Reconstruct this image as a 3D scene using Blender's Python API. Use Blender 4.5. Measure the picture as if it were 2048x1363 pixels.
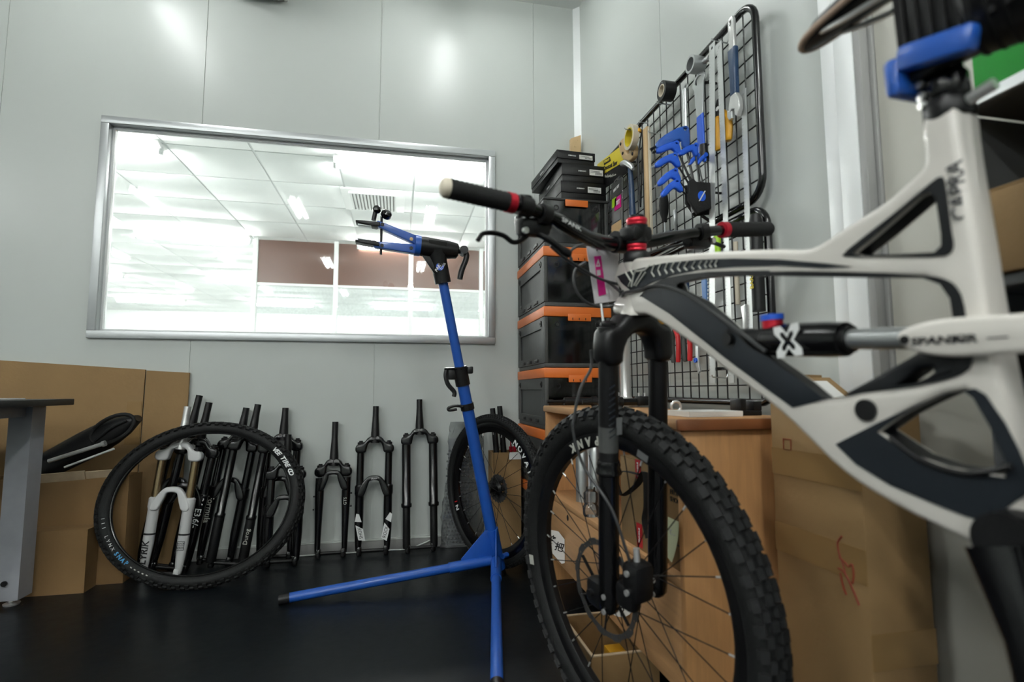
import bpy, bmesh, math, random
from mathutils import Vector as V, Matrix as Mx
random.seed(7)
for o in list(bpy.data.objects): bpy.data.objects.remove(o)
S = bpy.context.scene
COL = S.collection
PI = math.pi
rad = math.radians

# ------------------------------------------------------------------ camera, world, exposure
cam = bpy.data.cameras.new('camera'); camo = bpy.data.objects.new('camera', cam); COL.objects.link(camo)
cam.sensor_width = 36; cam.lens = 18.93; cam.clip_start = .02
camo.matrix_world = Mx(((.979, -.0167, -.2053, 0), (-.2062, -.0907, -.9743, 0), (-.0026, .9957, -.0925, .778), (0, 0, 0, 1)))
camo.rotation_euler = camo.matrix_world.to_euler(); camo.location = (0, 0, .778)
cam.dof.use_dof = True; cam.dof.focus_distance = 2.25; cam.dof.aperture_fstop = 2.8
S.camera = camo
W = bpy.data.worlds.new('world'); S.world = W; W.use_nodes = True
W.node_tree.nodes['Background'].inputs[0].default_value = (.7, .8, .78, 1)
W.node_tree.nodes['Background'].inputs[1].default_value = .15
vs = S.view_settings
vs.view_transform = 'Standard'; vs.look = 'None'; vs.gamma = 1; vs.use_curve_mapping = False
vs.exposure = 0.0
cy = S.cycles; cy.max_bounces = 6; cy.diffuse_bounces = 4; cy.glossy_bounces = 2; cy.transmission_bounces = 4; cy.transparent_max_bounces = 8
cy.caustics_reflective = False; cy.caustics_refractive = False
ROOM_LAMP = 130.0        # emission of the workshop tube lamps
ROOM_FRONT = 25.0       # emission of the row nearest the back wall, set low to balance its light
HALL_LAMP = 195.0        # emission of the tube lamps in the hall behind the window

# ------------------------------------------------------------------ materials
MATS = {}
def pm(name, col, rough=.5, metal=0., coat=0., noise=0., nscale=8., bump=0., bscale=60., spec=.5, emit=None, es=0., trans=0., alpha=1., wave=None, rvar=0.):
    m = bpy.data.materials.new(name); m.use_nodes = True; MATS[name] = m
    nt = m.node_tree; b = nt.nodes['Principled BSDF']; L = nt.links.new
    c = (*col, 1)
    b.inputs['Base Color'].default_value = c; b.inputs['Roughness'].default_value = rough; b.inputs['Metallic'].default_value = metal
    b.inputs['Coat Weight'].default_value = coat; b.inputs['Coat Roughness'].default_value = .12
    b.inputs['Specular IOR Level'].default_value = spec; b.inputs['Transmission Weight'].default_value = trans; b.inputs['Alpha'].default_value = alpha
    if emit: b.inputs['Emission Color'].default_value = (*emit, 1); b.inputs['Emission Strength'].default_value = es
    if noise or bump or wave or rvar:
        tc = nt.nodes.new('ShaderNodeTexCoord')
    if noise or rvar:
        n = nt.nodes.new('ShaderNodeTexNoise'); n.inputs['Scale'].default_value = nscale; n.inputs['Detail'].default_value = 6; L(tc.outputs['Object'], n.inputs['Vector'])
    if noise:
        r = nt.nodes.new('ShaderNodeMix'); r.data_type = 'RGBA'; r.blend_type = 'MIX'
        r.inputs[6].default_value = (*[max(0, x * (1 - noise)) for x in col], 1); r.inputs[7].default_value = (*[min(1, x * (1 + noise)) for x in col], 1)
        L(n.outputs['Fac'], r.inputs[0]); L(r.outputs[2], b.inputs['Base Color'])
    if rvar:
        mr = nt.nodes.new('ShaderNodeMapRange'); mr.inputs[1].default_value = .3; mr.inputs[2].default_value = .7
        mr.inputs[3].default_value = rough - rvar; mr.inputs[4].default_value = rough + rvar; L(n.outputs['Fac'], mr.inputs[0]); L(mr.outputs[0], b.inputs['Roughness'])
    if wave:   # wood grain: (axis stretch vector, dark factor)
        mp = nt.nodes.new('ShaderNodeMapping'); mp.inputs['Scale'].default_value = wave[0]; L(tc.outputs['Object'], mp.inputs[0])
        w = nt.nodes.new('ShaderNodeTexNoise'); w.inputs['Scale'].default_value = 6; w.inputs['Detail'].default_value = 8; w.inputs['Distortion'].default_value = .6; L(mp.outputs[0], w.inputs['Vector'])
        r = nt.nodes.new('ShaderNodeMix'); r.data_type = 'RGBA'
        r.inputs[6].default_value = (*[x * wave[1] for x in col], 1); r.inputs[7].default_value = (*[min(1, x * 1.15) for x in col], 1)
        L(w.outputs['Fac'], r.inputs[0]); L(r.outputs[2], b.inputs['Base Color'])
    if bump:
        n2 = nt.nodes.new('ShaderNodeTexNoise'); n2.inputs['Scale'].default_value = bscale; n2.inputs['Detail'].default_value = 4; L(tc.outputs['Object'], n2.inputs['Vector'])
        bp = nt.nodes.new('ShaderNodeBump'); bp.inputs['Strength'].default_value = bump; bp.inputs['Distance'].default_value = .01
        L(n2.outputs['Fac'], bp.inputs['Height']); L(bp.outputs[0], b.inputs['Normal'])
    return m
pm('wall', (.56, .59, .565), .30, noise=.03, nscale=1.2, spec=.5, bump=.004, bscale=4)
pm('wall_seam', (.62, .65, .62), .5, noise=.1)
pm('door_grey', (.52, .51, .455), .45, noise=.06, nscale=3)
pm('floor', (.004, .0055, .0068), .34, spec=.22, noise=.2, nscale=30, rvar=.03, bump=.03, bscale=30)
pm('ceiling', (.80, .82, .80), .7, noise=.03)
pm('alu', (.62, .64, .65), .38, .75, noise=.05, nscale=12)
pm('alu_white', (.90, .92, .92), .35, .1, noise=.03, nscale=6)
pm('alu_dark', (.33, .33, .32), .45, .1, noise=.05)
pm('hall_white', (.86, .88, .87), .6, noise=.02)
pm('hall_tile', (.80, .83, .82), .7, noise=.03, bump=.03, bscale=150)
pm('hall_bar', (.66, .69, .69), .5, noise=.02)
pm('hall_floor', (.55, .56, .55), .4, noise=.08)
pm('brown_glass', (.125, .058, .040), .35, noise=.12, nscale=30, wave=((1, 1, 60), .8))
pm('tube_hall', (1, 1, 1), .4, emit=(1, 1, .98), es=HALL_LAMP, noise=.01)
pm('tube_room', (1, 1, 1), .4, emit=(.97, 1, .98), es=ROOM_LAMP, noise=.01)
pm('tube_front', (1, 1, 1), .4, emit=(.97, 1, .98), es=ROOM_FRONT, noise=.01)
pm('black', (.0045, .0045, .005), .42, spec=.35, noise=.3, nscale=20, rvar=.06)
pm('black_gloss', (.0035, .0035, .004), .2, spec=.4, coat=.25, noise=.2, nscale=10, rvar=.04)
pm('black_matte', (.009, .009, .009), .75, spec=.3, noise=.3, nscale=30, bump=.1, bscale=200)
pm('rubber', (.0065, .007, .0072), .68, spec=.3, noise=.35, nscale=40, bump=.12, bscale=180)
pm('rubber_grey', (.013, .0135, .014), .72, spec=.3, noise=.3, nscale=40, bump=.1, bscale=180)
pm('blue', (.012, .085, .40), .38, noise=.12, nscale=25, coat=.25, bump=.03, bscale=90)
pm('blue_grip', (.012, .10, .62), .4, noise=.1, nscale=30)
pm('blue_dark', (.012, .04, .10), .4, noise=.15, nscale=30)
pm('blue_soft', (.10, .22, .48), .4, noise=.12, nscale=30)
pm('frame_white', (.66, .63, .58), .3, coat=.3, noise=.04, nscale=6)
pm('frame_black', (.005, .006, .0075), .45, spec=.35, noise=.2, nscale=10)
pm('frame_navy', (.009, .0125, .017), .5, spec=.3, noise=.2, nscale=12)
pm('decal_line', (.50, .50, .45), .4, noise=.05)
pm('white_paint', (.68, .68, .68), .35, noise=.05)
pm('white_ink', (.75, .76, .75), .5, noise=.02)
pm('black_ink', (.01, .01, .011), .5, noise=.05)
pm('gold', (.28, .21, .12), .25, .9, noise=.08)
pm('disc_steel', (.10, .10, .10), .35, .6, noise=.1)
pm('silver', (.70, .70, .69), .28, .7, noise=.06, nscale=20)
pm('steel', (.52, .54, .54), .34, .8, noise=.08, nscale=25)
pm('ruler', (.60, .62, .61), .36, .55, noise=.06, nscale=25)
pm('red', (.50, .012, .03), .3, .55, noise=.1)
pm('red_plain', (.48, .012, .015), .45, noise=.1)
pm('pink', (.62, .008, .22), .5, noise=.05)
pm('orange', (.72, .17, .025), .45, noise=.07, nscale=12)
pm('yellow', (.70, .56, .03), .5, noise=.05)
pm('yellow_tool', (.72, .36, .02), .45, noise=.08)
pm('green', (.0, .20, .012), .45, noise=.1)
pm('lime', (.35, .62, .02), .45, noise=.05)
pm('cardboard', (.27, .165, .068), .8, noise=.14, nscale=5, bump=.08, bscale=90)
pm('cardboard_dark', (.21, .12, .045), .8, noise=.18, nscale=4, bump=.08, bscale=90)
pm('cardboard_edge', (.46, .35, .23), .85, noise=.2, nscale=30)
pm('tape_clear', (.28, .172, .070), .25, noise=.08)
pm('wood', (.58, .32, .145), .5, wave=((14, 1.2, 14), .75), bump=.02)
pm('wood_end', (.58, .30, .12), .5, wave=((14, 14, 1.2), .72), bump=.02)
pm('wood_edge', (.24, .085, .03), .35, noise=.2, nscale=20, coat=.2)
pm('wood_light', (.60, .42, .22), .5, noise=.12, nscale=25)
pm('crate_grey', (.050, .052, .050), .55, noise=.12, nscale=20, bump=.05, bscale=150)
pm('crate_inside', (.03, .031, .031), .6, noise=.2)
pm('bench_grey', (.33, .34, .37), .45, noise=.12, nscale=20, bump=.03)
pm('bench_top', (.006, .007, .007), .5, noise=.3)
pm('paper', (.78, .78, .76), .7, noise=.03)
pm('paper_yellow', (.60, .62, .40), .7, noise=.05)
pm('plate', (.70, .68, .70), .45, noise=.03)
pm('cream', (.62, .56, .44), .5, noise=.08)
pm('saddle_edge', (.42, .30, .22), .5, noise=.1)
pm('rack_metal', (.10, .105, .105), .5, .3, noise=.1)
pm('cable_grey', (.035, .036, .037), .35, noise=.1)
pm('cable_white', (.55, .58, .55), .5, noise=.05)
pm('red_marker', (.22, .035, .012), .6, noise=.1)
pm('cyan', (.06, .32, .62), .5, noise=.05)
def thin_glass(name, tint, gloss=.06, rough=.02, opac=0., oc=(.5, .5, .5)):
    m = bpy.data.materials.new(name); m.use_nodes = True; MATS[name] = m
    nt = m.node_tree; nt.nodes.clear(); L = nt.links.new
    out = nt.nodes.new('ShaderNodeOutputMaterial'); tr = nt.nodes.new('ShaderNodeBsdfTransparent'); tr.inputs[0].default_value = (*tint, 1)
    gl = nt.nodes.new('ShaderNodeBsdfGlossy'); gl.inputs['Roughness'].default_value = rough
    fr = nt.nodes.new('ShaderNodeFresnel'); fr.inputs[0].default_value = 1.45
    ma = nt.nodes.new('ShaderNodeMath'); ma.operation = 'MAXIMUM'; ma.inputs[1].default_value = gloss; L(fr.outputs[0], ma.inputs[0])
    mx = nt.nodes.new('ShaderNodeMixShader'); L(ma.outputs[0], mx.inputs[0]); L(tr.outputs[0], mx.inputs[1]); L(gl.outputs[0], mx.inputs[2])
    if opac:
        df = nt.nodes.new('ShaderNodeBsdfDiffuse'); df.inputs[0].default_value = (*oc, 1)
        tc = nt.nodes.new('ShaderNodeTexCoord'); no = nt.nodes.new('ShaderNodeTexNoise'); no.inputs['Scale'].default_value = 40; L(tc.outputs['Object'], no.inputs['Vector'])
        mm = nt.nodes.new('ShaderNodeMath'); mm.operation = 'MULTIPLY'; mm.inputs[1].default_value = opac * 2; L(no.outputs['Fac'], mm.inputs[0])
        m2 = nt.nodes.new('ShaderNodeMixShader'); L(mm.outputs[0], m2.inputs[0]); L(mx.outputs[0], m2.inputs[1]); L(df.outputs[0], m2.inputs[2]); L(m2.outputs[0], out.inputs[0])
    else: L(mx.outputs[0], out.inputs[0])
thin_glass('pane', (.95, .97, .96))
thin_glass('pane_hall', (.92, .94, .94), .05, opac=.10, oc=(.8, .8, .8))
thin_glass('smoke', (.30, .30, .30), .10, .10)
thin_glass('bubble', (.72, .74, .74), .12, .15, .16, (.5, .52, .52))
thin_glass('clear_plastic', (.85, .86, .86), .10, .08, .05)

# ------------------------------------------------------------------ mesh helpers
def frame_of(d):
    d = V(d).normalized(); a = V((0, 0, 1)) if abs(d.z) < .9 else V((1, 0, 0))
    x = a.cross(d).normalized(); return x, d.cross(x), d
def basis(o, x, y, z):
    x, y, z, o = V(x), V(y), V(z), V(o)
    return Mx(((x.x, y.x, z.x, o.x), (x.y, y.y, z.y, o.y), (x.z, y.z, z.z, o.z), (0, 0, 0, 1)))
class MB:
    def __init__(s): s.v = []; s.f = []
    def add(s, vs_, fs_, M=None):
        n = len(s.v); s.v += [(M @ V(p)) if M else V(p) for p in vs_]; s.f += [tuple(i + n for i in f) for f in fs_]; return s
    def box(s, c, sz, M=None, bev=0.):
        x, y, z = [q / 2 for q in sz]; c = V(c)
        if bev:
            bm = bmesh.new(); bmesh.ops.create_cube(bm, size=1)
            for v_ in bm.verts: v_.co = V((v_.co.x * sz[0], v_.co.y * sz[1], v_.co.z * sz[2])) + c
            bmesh.ops.bevel(bm, geom=bm.edges[:], offset=bev, segments=2, profile=.5, affect='EDGES')
            bm.verts.index_update(); s.add([v_.co for v_ in bm.verts], [[q.index for q in f.verts] for f in bm.faces], M); bm.free(); return s
        P = [c + V((a * x, b * y, d * z)) for d in (-1, 1) for b in (-1, 1) for a in (-1, 1)]
        return s.add(P, [(0, 2, 3, 1), (4, 5, 7, 6), (0, 1, 5, 4), (2, 6, 7, 3), (0, 4, 6, 2), (1, 3, 7, 5)], M)
    def span(s, a, b, bev=0., M=None):
        a, b = V(a), V(b); return s.box((a + b) / 2, [abs(q) for q in (b - a)], M, bev)
    def tube(s, pts, r, n=10, caps=True, closed=False, M=None, flat=1.):
        pts = [V(p) for p in pts]; k = len(pts); rs = r if isinstance(r, (list, tuple)) else [r] * k
        d0 = (pts[1] - pts[0]); x, y, _ = frame_of(d0); vv = []; ff = []; pd = d0.normalized()
        for i, p in enumerate(pts):
            if closed: d = pts[(i + 1) % k] - pts[i - 1]
            else: d = (pts[min(i + 1, k - 1)] - pts[max(i - 1, 0)])
            d.normalize(); q = pd.rotation_difference(d); x = q @ x; x = (x - d * x.dot(d)).normalized(); y = d.cross(x); pd = d
            for j in range(n):
                t = 2 * PI * j / n; vv.append(p + (x * math.cos(t) + y * math.sin(t) * flat) * rs[i])
        m = k if closed else k - 1
        for i in range(m):
            for j in range(n):
                a = i * n + j; b = i * n + (j + 1) % n; c = ((i + 1) % k) * n; ff.append((a, b, c + (j + 1) % n, c + j))
        if caps and not closed: ff += [tuple(range(n - 1, -1, -1)), tuple(range((k - 1) * n, k * n))]
        return s.add(vv, ff, M)
    def cyl(s, a, b, r, r2=None, n=16, M=None): return s.tube([a, b], [r, r if r2 is None else r2], n, M=M)
    def lathe(s, prof, o=(0, 0, 0), ax=(0, 0, 1), n=20, M=None, closed=False):
        x, y, d = frame_of(ax); o = V(o); k = len(prof); vv = []; ff = []
        for (r, h) in prof:
            for j in range(n):
                t = 2 * PI * j / n; vv.append(o + d * h + (x * math.cos(t) + y * math.sin(t)) * r)
        for i in range(k if closed else k - 1):
            for j in range(n):
                a = i * n + j; b = i * n + (j + 1) % n; c = ((i + 1) % k) * n; ff.append((a, b, c + (j + 1) % n, c + j))
        if not closed:
            if prof[0][0] > 1e-5: ff.append(tuple(range(n - 1, -1, -1)))
            if prof[-1][0] > 1e-5: ff.append(tuple(range((k - 1) * n, k * n)))
        return s.add(vv, ff, M)
    def ext(s, polys, depth, M=None, bev=0., res=2, smooth=False):
        """polygons (first outer, others holes) in local xy, extruded +-depth/2 along z"""
        cu = bpy.data.curves.new('c', 'CURVE'); cu.dimensions = '2D'; cu.fill_mode = 'BOTH'; cu.extrude = max(depth / 2 - bev, 0); cu.bevel_depth = bev; cu.bevel_resolution = res; cu.offset = -bev
        for P in polys:
            if smooth: P = chaikin(P, 2)
            sp = cu.splines.new('POLY'); sp.points.add(len(P) - 1); sp.use_cyclic_u = True
            for q, p in zip(sp.points, P): q.co = (p[0], p[1], 0, 1)
        return s.curve(cu, M)
    def curve(s, cu, M=None):
        ob = bpy.data.objects.new('c', cu); COL.objects.link(ob); bpy.context.view_layer.update()
        me = bpy.data.meshes.new_from_object(ob.evaluated_get(bpy.context.evaluated_depsgraph_get()))
        s.add([v_.co.copy() for v_ in me.vertices], [tuple(p.vertices) for p in me.polygons], M)
        bpy.data.objects.remove(ob); bpy.data.curves.remove(cu); bpy.data.meshes.remove(me); return s
    def text(s, t, size, M=None, ex=.0006, shear=0., bold=0., sx=1., align='CENTER'):
        cu = bpy.data.curves.new('t', 'FONT'); cu.body = t; cu.size = size; cu.extrude = ex; cu.align_x = align; cu.align_y = 'CENTER'; cu.shear = shear; cu.offset = bold * size; cu.resolution_u = 2
        if sx != 1: M = (M or Mx()) @ Mx.Diagonal((sx, 1, 1, 1))
        return s.curve(cu, M)
    def xf(s, M): s.v = [M @ p for p in s.v]; return s
    def mesh(s, name, mat, off=V(), sharp=40):
        me = bpy.data.meshes.new(name); me.from_pydata([tuple(p - off) for p in s.v], [], s.f); me.update()
        bm = bmesh.new(); bm.from_mesh(me); bmesh.ops.remove_doubles(bm, verts=bm.verts[:], dist=2e-6); bmesh.ops.recalc_face_normals(bm, faces=bm.faces[:]); bm.to_mesh(me); bm.free()
        me.materials.append(MATS[mat]); me.polygons.foreach_set('use_smooth', [True] * len(me.polygons)); me.set_sharp_from_angle(angle=rad(sharp)); return me
def chaikin(P, it=2):
    for _ in range(it):
        Q = []
        for i in range(len(P)):
            a, b = P[i], P[(i + 1) % len(P)]
            Q += [tuple(a[k] * .75 + b[k] * .25 for k in range(len(a))), tuple(a[k] * .25 + b[k] * .75 for k in range(len(a)))]
        P = Q
    return P
def smooth_path(P, n=6):
    P = [V(p) for p in P]; out = []
    for i in range(len(P) - 1):
        p0, p1, p2, p3 = P[max(i - 1, 0)], P[i], P[i + 1], P[min(i + 2, len(P) - 1)]
        for k in range(n):
            t = k / n; out.append(.5 * ((2 * p1) + (p2 - p0) * t + (2 * p0 - 5 * p1 + 4 * p2 - p3) * t * t + (3 * p1 - p0 - 3 * p2 + p3) * t ** 3))
    return out + [P[-1]]
WL = {}     # world location of every object that parents others
def tag(o, label=None, cat=None, group=None, kind=None):
    if label: o['label'] = label
    if cat: o['category'] = cat
    if group: o['group'] = group
    if kind: o['kind'] = kind
    return o
def thing(name, label, cat, loc, group=None, kind=None):
    o = bpy.data.objects.new(name, None); COL.objects.link(o); o.location = loc; o.empty_display_size = .05; WL[o] = V(loc)
    return tag(o, label, cat, group, kind)
def part(name, mb, mat, parent, label=None, sharp=40, kind=None):
    off = WL.get(parent, V()); o = bpy.data.objects.new(name, mb.mesh(name, mat, off, sharp)); COL.objects.link(o); o.parent = parent; WL[o] = off
    return tag(o, label, kind=kind)
def solo(name, mb, mat, label, cat, group=None, kind=None, sharp=40):
    xs = [p.x for p in mb.v]; ys = [p.y for p in mb.v]; zs = [p.z for p in mb.v]
    off = V(((min(xs) + max(xs)) / 2, (min(ys) + max(ys)) / 2, min(zs)))
    o = bpy.data.objects.new(name, mb.mesh(name, mat, off, sharp)); COL.objects.link(o); o.location = off; WL[o] = off
    return tag(o, label, cat, group, kind)
def struct(name, mb=None, mat=None, label=None, loc=(0, 0, 0)):
    if mb is None: return thing(name, label, None, loc, kind='structure')
    return solo(name, mb, mat, label, None, kind='structure')
def sub(src, d):      # another copy of a part under the same parent, moved by d
    c = src.copy(); COL.objects.link(c); c.parent = src.parent; c.location = src.location + V(d); return c
def dup(root, d, label=None):
    c = root.copy(); COL.objects.link(c); c.location = root.location + V(d); WL[c] = WL[root] + V(d)
    if label: c['label'] = label
    for ch in list(root.children):
        k = ch.copy(); COL.objects.link(k); k.parent = c; WL[k] = WL[c]
        for g in ch.children:
            q = g.copy(); COL.objects.link(q); q.parent = k; WL[q] = WL[c]
    return c

# ------------------------------------------------------------------ the workshop
YW, XW, ZC = 2.82, .994, 3.0
solo('floor', MB().span((-6.4, -8.6, -.05), (XW + .1, YW + .1, 0)), 'floor', 'dark glossy workshop floor', None, kind='structure')
solo('ceiling', MB().span((-6.4, -8.6, ZC), (XW + .1, YW + .1, ZC + .05)), 'ceiling', 'pale workshop ceiling', None, kind='structure')
solo('wall_left', MB().span((-6.4, -8.6, 0), (-6.3, YW + .1, ZC)), 'wall', 'pale grey left wall', None, kind='structure')
solo('wall_front', MB().span((-6.3, -8.6, 0), (XW + .1, -8.5, ZC)), 'wall', 'pale grey wall behind the viewer', None, kind='structure')
wb = struct('wall_back', label='pale grey-green panel wall with a wide interior window', loc=(0, YW, 0))
WX0, WX1, WZ0, WZ1 = -1.405, .500, 1.026, 2.092       # outer edge of the window frame
OX0, OX1, OZ0, OZ1 = WX0 + .03, WX1 - .03, WZ0 + .03, WZ1 - .03
seams = [-6.3, -5.23, -4.38, -3.53, -2.68, -1.823, -.972, -.120, .723, XW + .1]
g = .0018
for a, b in zip(seams[:-1], seams[1:]):
    m = MB(); y0, y1 = YW, YW + .05; a += g; b -= g
    if b < OX0 or a > OX1: m.span((a, y0, 0), (b, y1, ZC))
    else:
        m.span((a, y0, 0), (b, y1, OZ0)); m.span((a, y0, OZ1), (b, y1, ZC))
        if a < OX0: m.span((a, y0, OZ0), (OX0, y1, OZ1))
        if b > OX1: m.span((OX1, y0, OZ0), (b, y1, OZ1))
    part('wall_panel', m, 'wall', wb)
for x in seams[1:-1]:
    m = MB()
    if OX0 < x < OX1: m.span((x - .004, YW + .0035, 0), (x + .004, YW + .01, OZ0)); m.span((x - .004, YW + .0035, OZ1), (x + .004, YW + .01, ZC))
    else: m.span((x - .004, YW + .0035, 0), (x + .004, YW + .01, ZC))
    part('seam_strip', m, 'wall_seam', wb)
wr = struct('wall_right', label='pale grey-green panel wall carrying the tool grids', loc=(XW, 1, 0))
for a, b in ((1.85, YW), (1.045, 1.85)):
    part('wall_panel', MB().span((XW, a + g, 0), (XW + .05, b - g, ZC)), 'wall', wr)
part('seam_strip', MB().span((XW + .0035, 1.846, 0), (XW + .01, 1.854, ZC)), 'wall_seam', wr)
part('wall_panel', MB().span((XW, -8.5, 0), (XW + .05, .30, ZC)), 'wall', wr)
# white upright and grey door leaf on the right wall
t = struct('trim_1', label='white aluminium door upright', loc=(XW, 1.0, 0))
part('upright', MB().span((XW - .022, .950, 0), (XW + .05, 1.001, ZC), .002), 'alu_white', t)
part('upright_flange', MB().span((XW - .016, 1.002, 0), (XW + .05, 1.045, ZC), .002), 'alu_white', t)
part('upright_edge', MB().span((XW - .020, .931, 0), (XW + .05, .949, ZC), .002), 'alu_dark', t)
d1 = struct('door_1', label='warm grey door leaf beside the white upright', loc=(XW, .6, 0))
part('door_leaf', MB().span((XW + .004, .30, .01), (XW + .05, .918, ZC - .5), .003), 'door_grey', d1)
part('door_stile', MB().span((XW + .0, .919, .01), (XW + .05, .930, ZC - .5), .002), 'alu_dark', d1)
part('door_header', MB().span((XW, .30, ZC - .5), (XW + .05, .930, ZC)), 'wall', d1)
solo('trim_2', MB().ext([[(XW - .032, YW), (XW, YW - .032), (XW, YW)]], ZC, Mx.Translation((0, 0, ZC / 2)), .002), 'alu_white', 'white corner strip where back and right walls meet', None, kind='structure')
bb = struct('baseboard_back', label='low grey skirting channel along the back wall', loc=(0, YW, 0))
part('skirting', MB().span((-6.3, YW - .012, 0), (XW - .04, YW, .05), .003), 'alu_dark', bb)
part('skirting_lip', MB().span((-6.3, YW - .016, .048), (XW - .04, YW, .056), .002), 'wall_seam', bb)
# interior window
wn = struct('window_1', label='wide interior window in a silver aluminium frame', loc=((WX0 + WX1) / 2, YW, WZ0))
for nm, a, b in (('frame_top', (WX0, WZ1 - .036), (WX1, WZ1)), ('frame_bottom', (WX0, WZ0), (WX1, WZ0 + .036)), ('frame_left', (WX0, WZ0 + .036), (WX0 + .036, WZ1 - .036)), ('frame_right', (WX1 - .036, WZ0 + .036), (WX1, WZ1 - .036))):
    part(nm, MB().span((a[0], YW - .018, a[1]), (b[0], YW + .07, b[1]), .003), 'alu', wn)
for nm, a, b in (('bead_top', (WX0 + .036, WZ1 - .046), (WX1 - .036, WZ1 - .036)), ('bead_bottom', (WX0 + .036, WZ0 + .036), (WX1 - .036, WZ0 + .046)), ('bead_left', (WX0 + .036, WZ0 + .046), (WX0 + .046, WZ1 - .046)), ('bead_right', (WX1 - .046, WZ0 + .046), (WX1 - .036, WZ1 - .046))):
    part(nm, MB().span((a[0], YW + .022, a[1]), (b[0], YW + .05, b[1])), 'alu_white', wn)
part('pane', MB().span((WX0 + .04, YW + .034, WZ0 + .04), (WX1 - .04, YW + .039, WZ1 - .04)), 'pane', wn)
# ceiling lamps of the workshop
LL = .66
def room_lamp(x, y, label):
    t = thing('ceiling_lamp', label, 'lamp', (x, y, ZC - .075), 'tube lamps on the workshop ceiling')
    part('housing', MB().ext([[(-.11, .075), (.11, .075), (.06, .03), (-.06, .03)]], LL + .04, basis((x, y, ZC - .075), (1, 0, 0), (0, 0, 1), (0, -1, 0)), .003), 'alu_white', t)
    for s in (-.04, .04):
        part('tube', MB().cyl((x + s, y - LL / 2, ZC - .068), (x + s, y + LL / 2, ZC - .068), .02, n=12), 'tube_front' if y > 0 else 'tube_room', t)
        for e in (-LL / 2 - .01, LL / 2 + .01): part('lamp_holder', MB().box((x + s, y + e, ZC - .068), (.03, .02, .05), bev=.004), 'white_paint', t)
room_lamp(.255, 2.17, 'tube lamp on the ceiling above the repair stand')
room_lamp(-1.32, 2.17, 'tube lamp on the ceiling above the workbench')
for row, y_ in enumerate((-.85, -3.6, -6.4)):  # second and third rows and both left columns added to brighten the lower wall
    for k_, x_ in enumerate((.35, -1.19, -2.78, -4.35)):
        room_lamp(x_, y_, 'tube lamp on the ceiling behind the viewer, ' + ['first', 'added second', 'added third'][row] + ' row, ' + ['right end', 'middle right', 'added middle left', 'added left end'][k_])
# air vent box by the ceiling
t = thing('air_vent', 'dark square air vent box high on the back wall', 'vent', (-.72, YW, 2.79))
part('casing', MB().span((-.86, YW - .20, 2.80), (-.597, YW - .001, 2.97), .004), 'alu_white', t)
part('grille', MB().span((-.85, YW - .19, 2.792), (-.61, YW - .012, 2.80)), 'alu_dark', t)
for k in range(5): part('slat', MB().span((-.85, YW - .18 + k * .034, 2.785), (-.61, YW - .170 + k * .034, 2.792)), 'rack_metal', t)

# ------------------------------------------------------------------ the bright hall behind the window
HZ, HX0, HX1, HY0, HY1 = 2.60, -7.2, 3.2, YW + .08, 13.4
solo('floor_hall', MB().span((HX0, HY0, -.05), (HX1, HY1, 0)), 'hall_floor', 'pale floor of the hall behind the window', None, kind='structure')
solo('wall_hall_far', MB().span((HX0, HY1, 0), (HX1, HY1 + .1, HZ + .1)), 'hall_white', 'white far wall of the hall', None, kind='structure')
solo('wall_hall_left', MB().span((HX0 - .1, HY0, 0), (HX0, HY1, HZ + .1)), 'hall_white', 'white left wall of the hall', None, kind='structure')
solo('wall_hall_right', MB().span((HX1, HY0, 0), (HX1 + .1, HY1, HZ + .1)), 'hall_white', 'white right wall of the hall', None, kind='structure')
ch = struct('ceiling_hall', label='white tiled ceiling of the hall', loc=(0, HY0, HZ))
part('ceiling_slab', MB().span((HX0, HY0, HZ + .005), (HX1, HY1, HZ + .08)), 'hall_bar', ch)
T = .607; x0, y0 = -1.715 - 9 * T, HY0
tile = None
for i in range(17):
    for j in range(17):
        x = x0 + i * T; y = 4.26 - 2 * T + j * T
        if x < HX0 or x + T > HX1 or y + T > HY1 or (x + T / 2) / (y + T / 2) < -.62 or (x + T / 2) / (y + T / 2) > .30: continue
        if tile is None: tile = part('ceiling_tile', MB().span((x + .008, y + .008, HZ), (x + T - .008, y + T - .008, HZ + .0045), .001), 'hall_tile', ch); tx, ty = x, y
        else: sub(tile, (x - tx, y - ty, 0))
lamp0 = None
for j in range(4):
    for i in range(4):
        x, y = .087 + 2.43 * (i - 2), 4.28 + 2.47 * j
        lab = ['nearest row', 'second row', 'third row', 'farthest row'][j]; cl = ['far left', 'left', 'middle', 'right'][i]
        lab = f'white tube lamp on the hall ceiling, {lab}, {cl} of its row'
        if lamp0 is None:
            t = thing('hall_lamp', lab, 'lamp', (x, y, HZ - .06), 'tube lamps on the hall ceiling'); lamp0 = t; lx, ly = x, y
            part('housing', MB().ext([[(-.09, .06), (.09, .06), (.03, .02), (-.03, .02)]], 1.22, basis((x, y, HZ - .06), (0, 1, 0), (0, 0, 1), (1, 0, 0)), .002), 'hall_white', t)
            part('tube', MB().cyl((x - .59, y, HZ - .055), (x + .59, y, HZ - .055), .018, n=10), 'tube_hall', t)
            for e in (-.6, .6): part('lamp_holder', MB().box((x + e, y, HZ - .05), (.025, .035, .06), bev=.004), 'hall_bar', t)
        else: dup(lamp0, (x - lx, y - ly, 0), lab)
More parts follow.
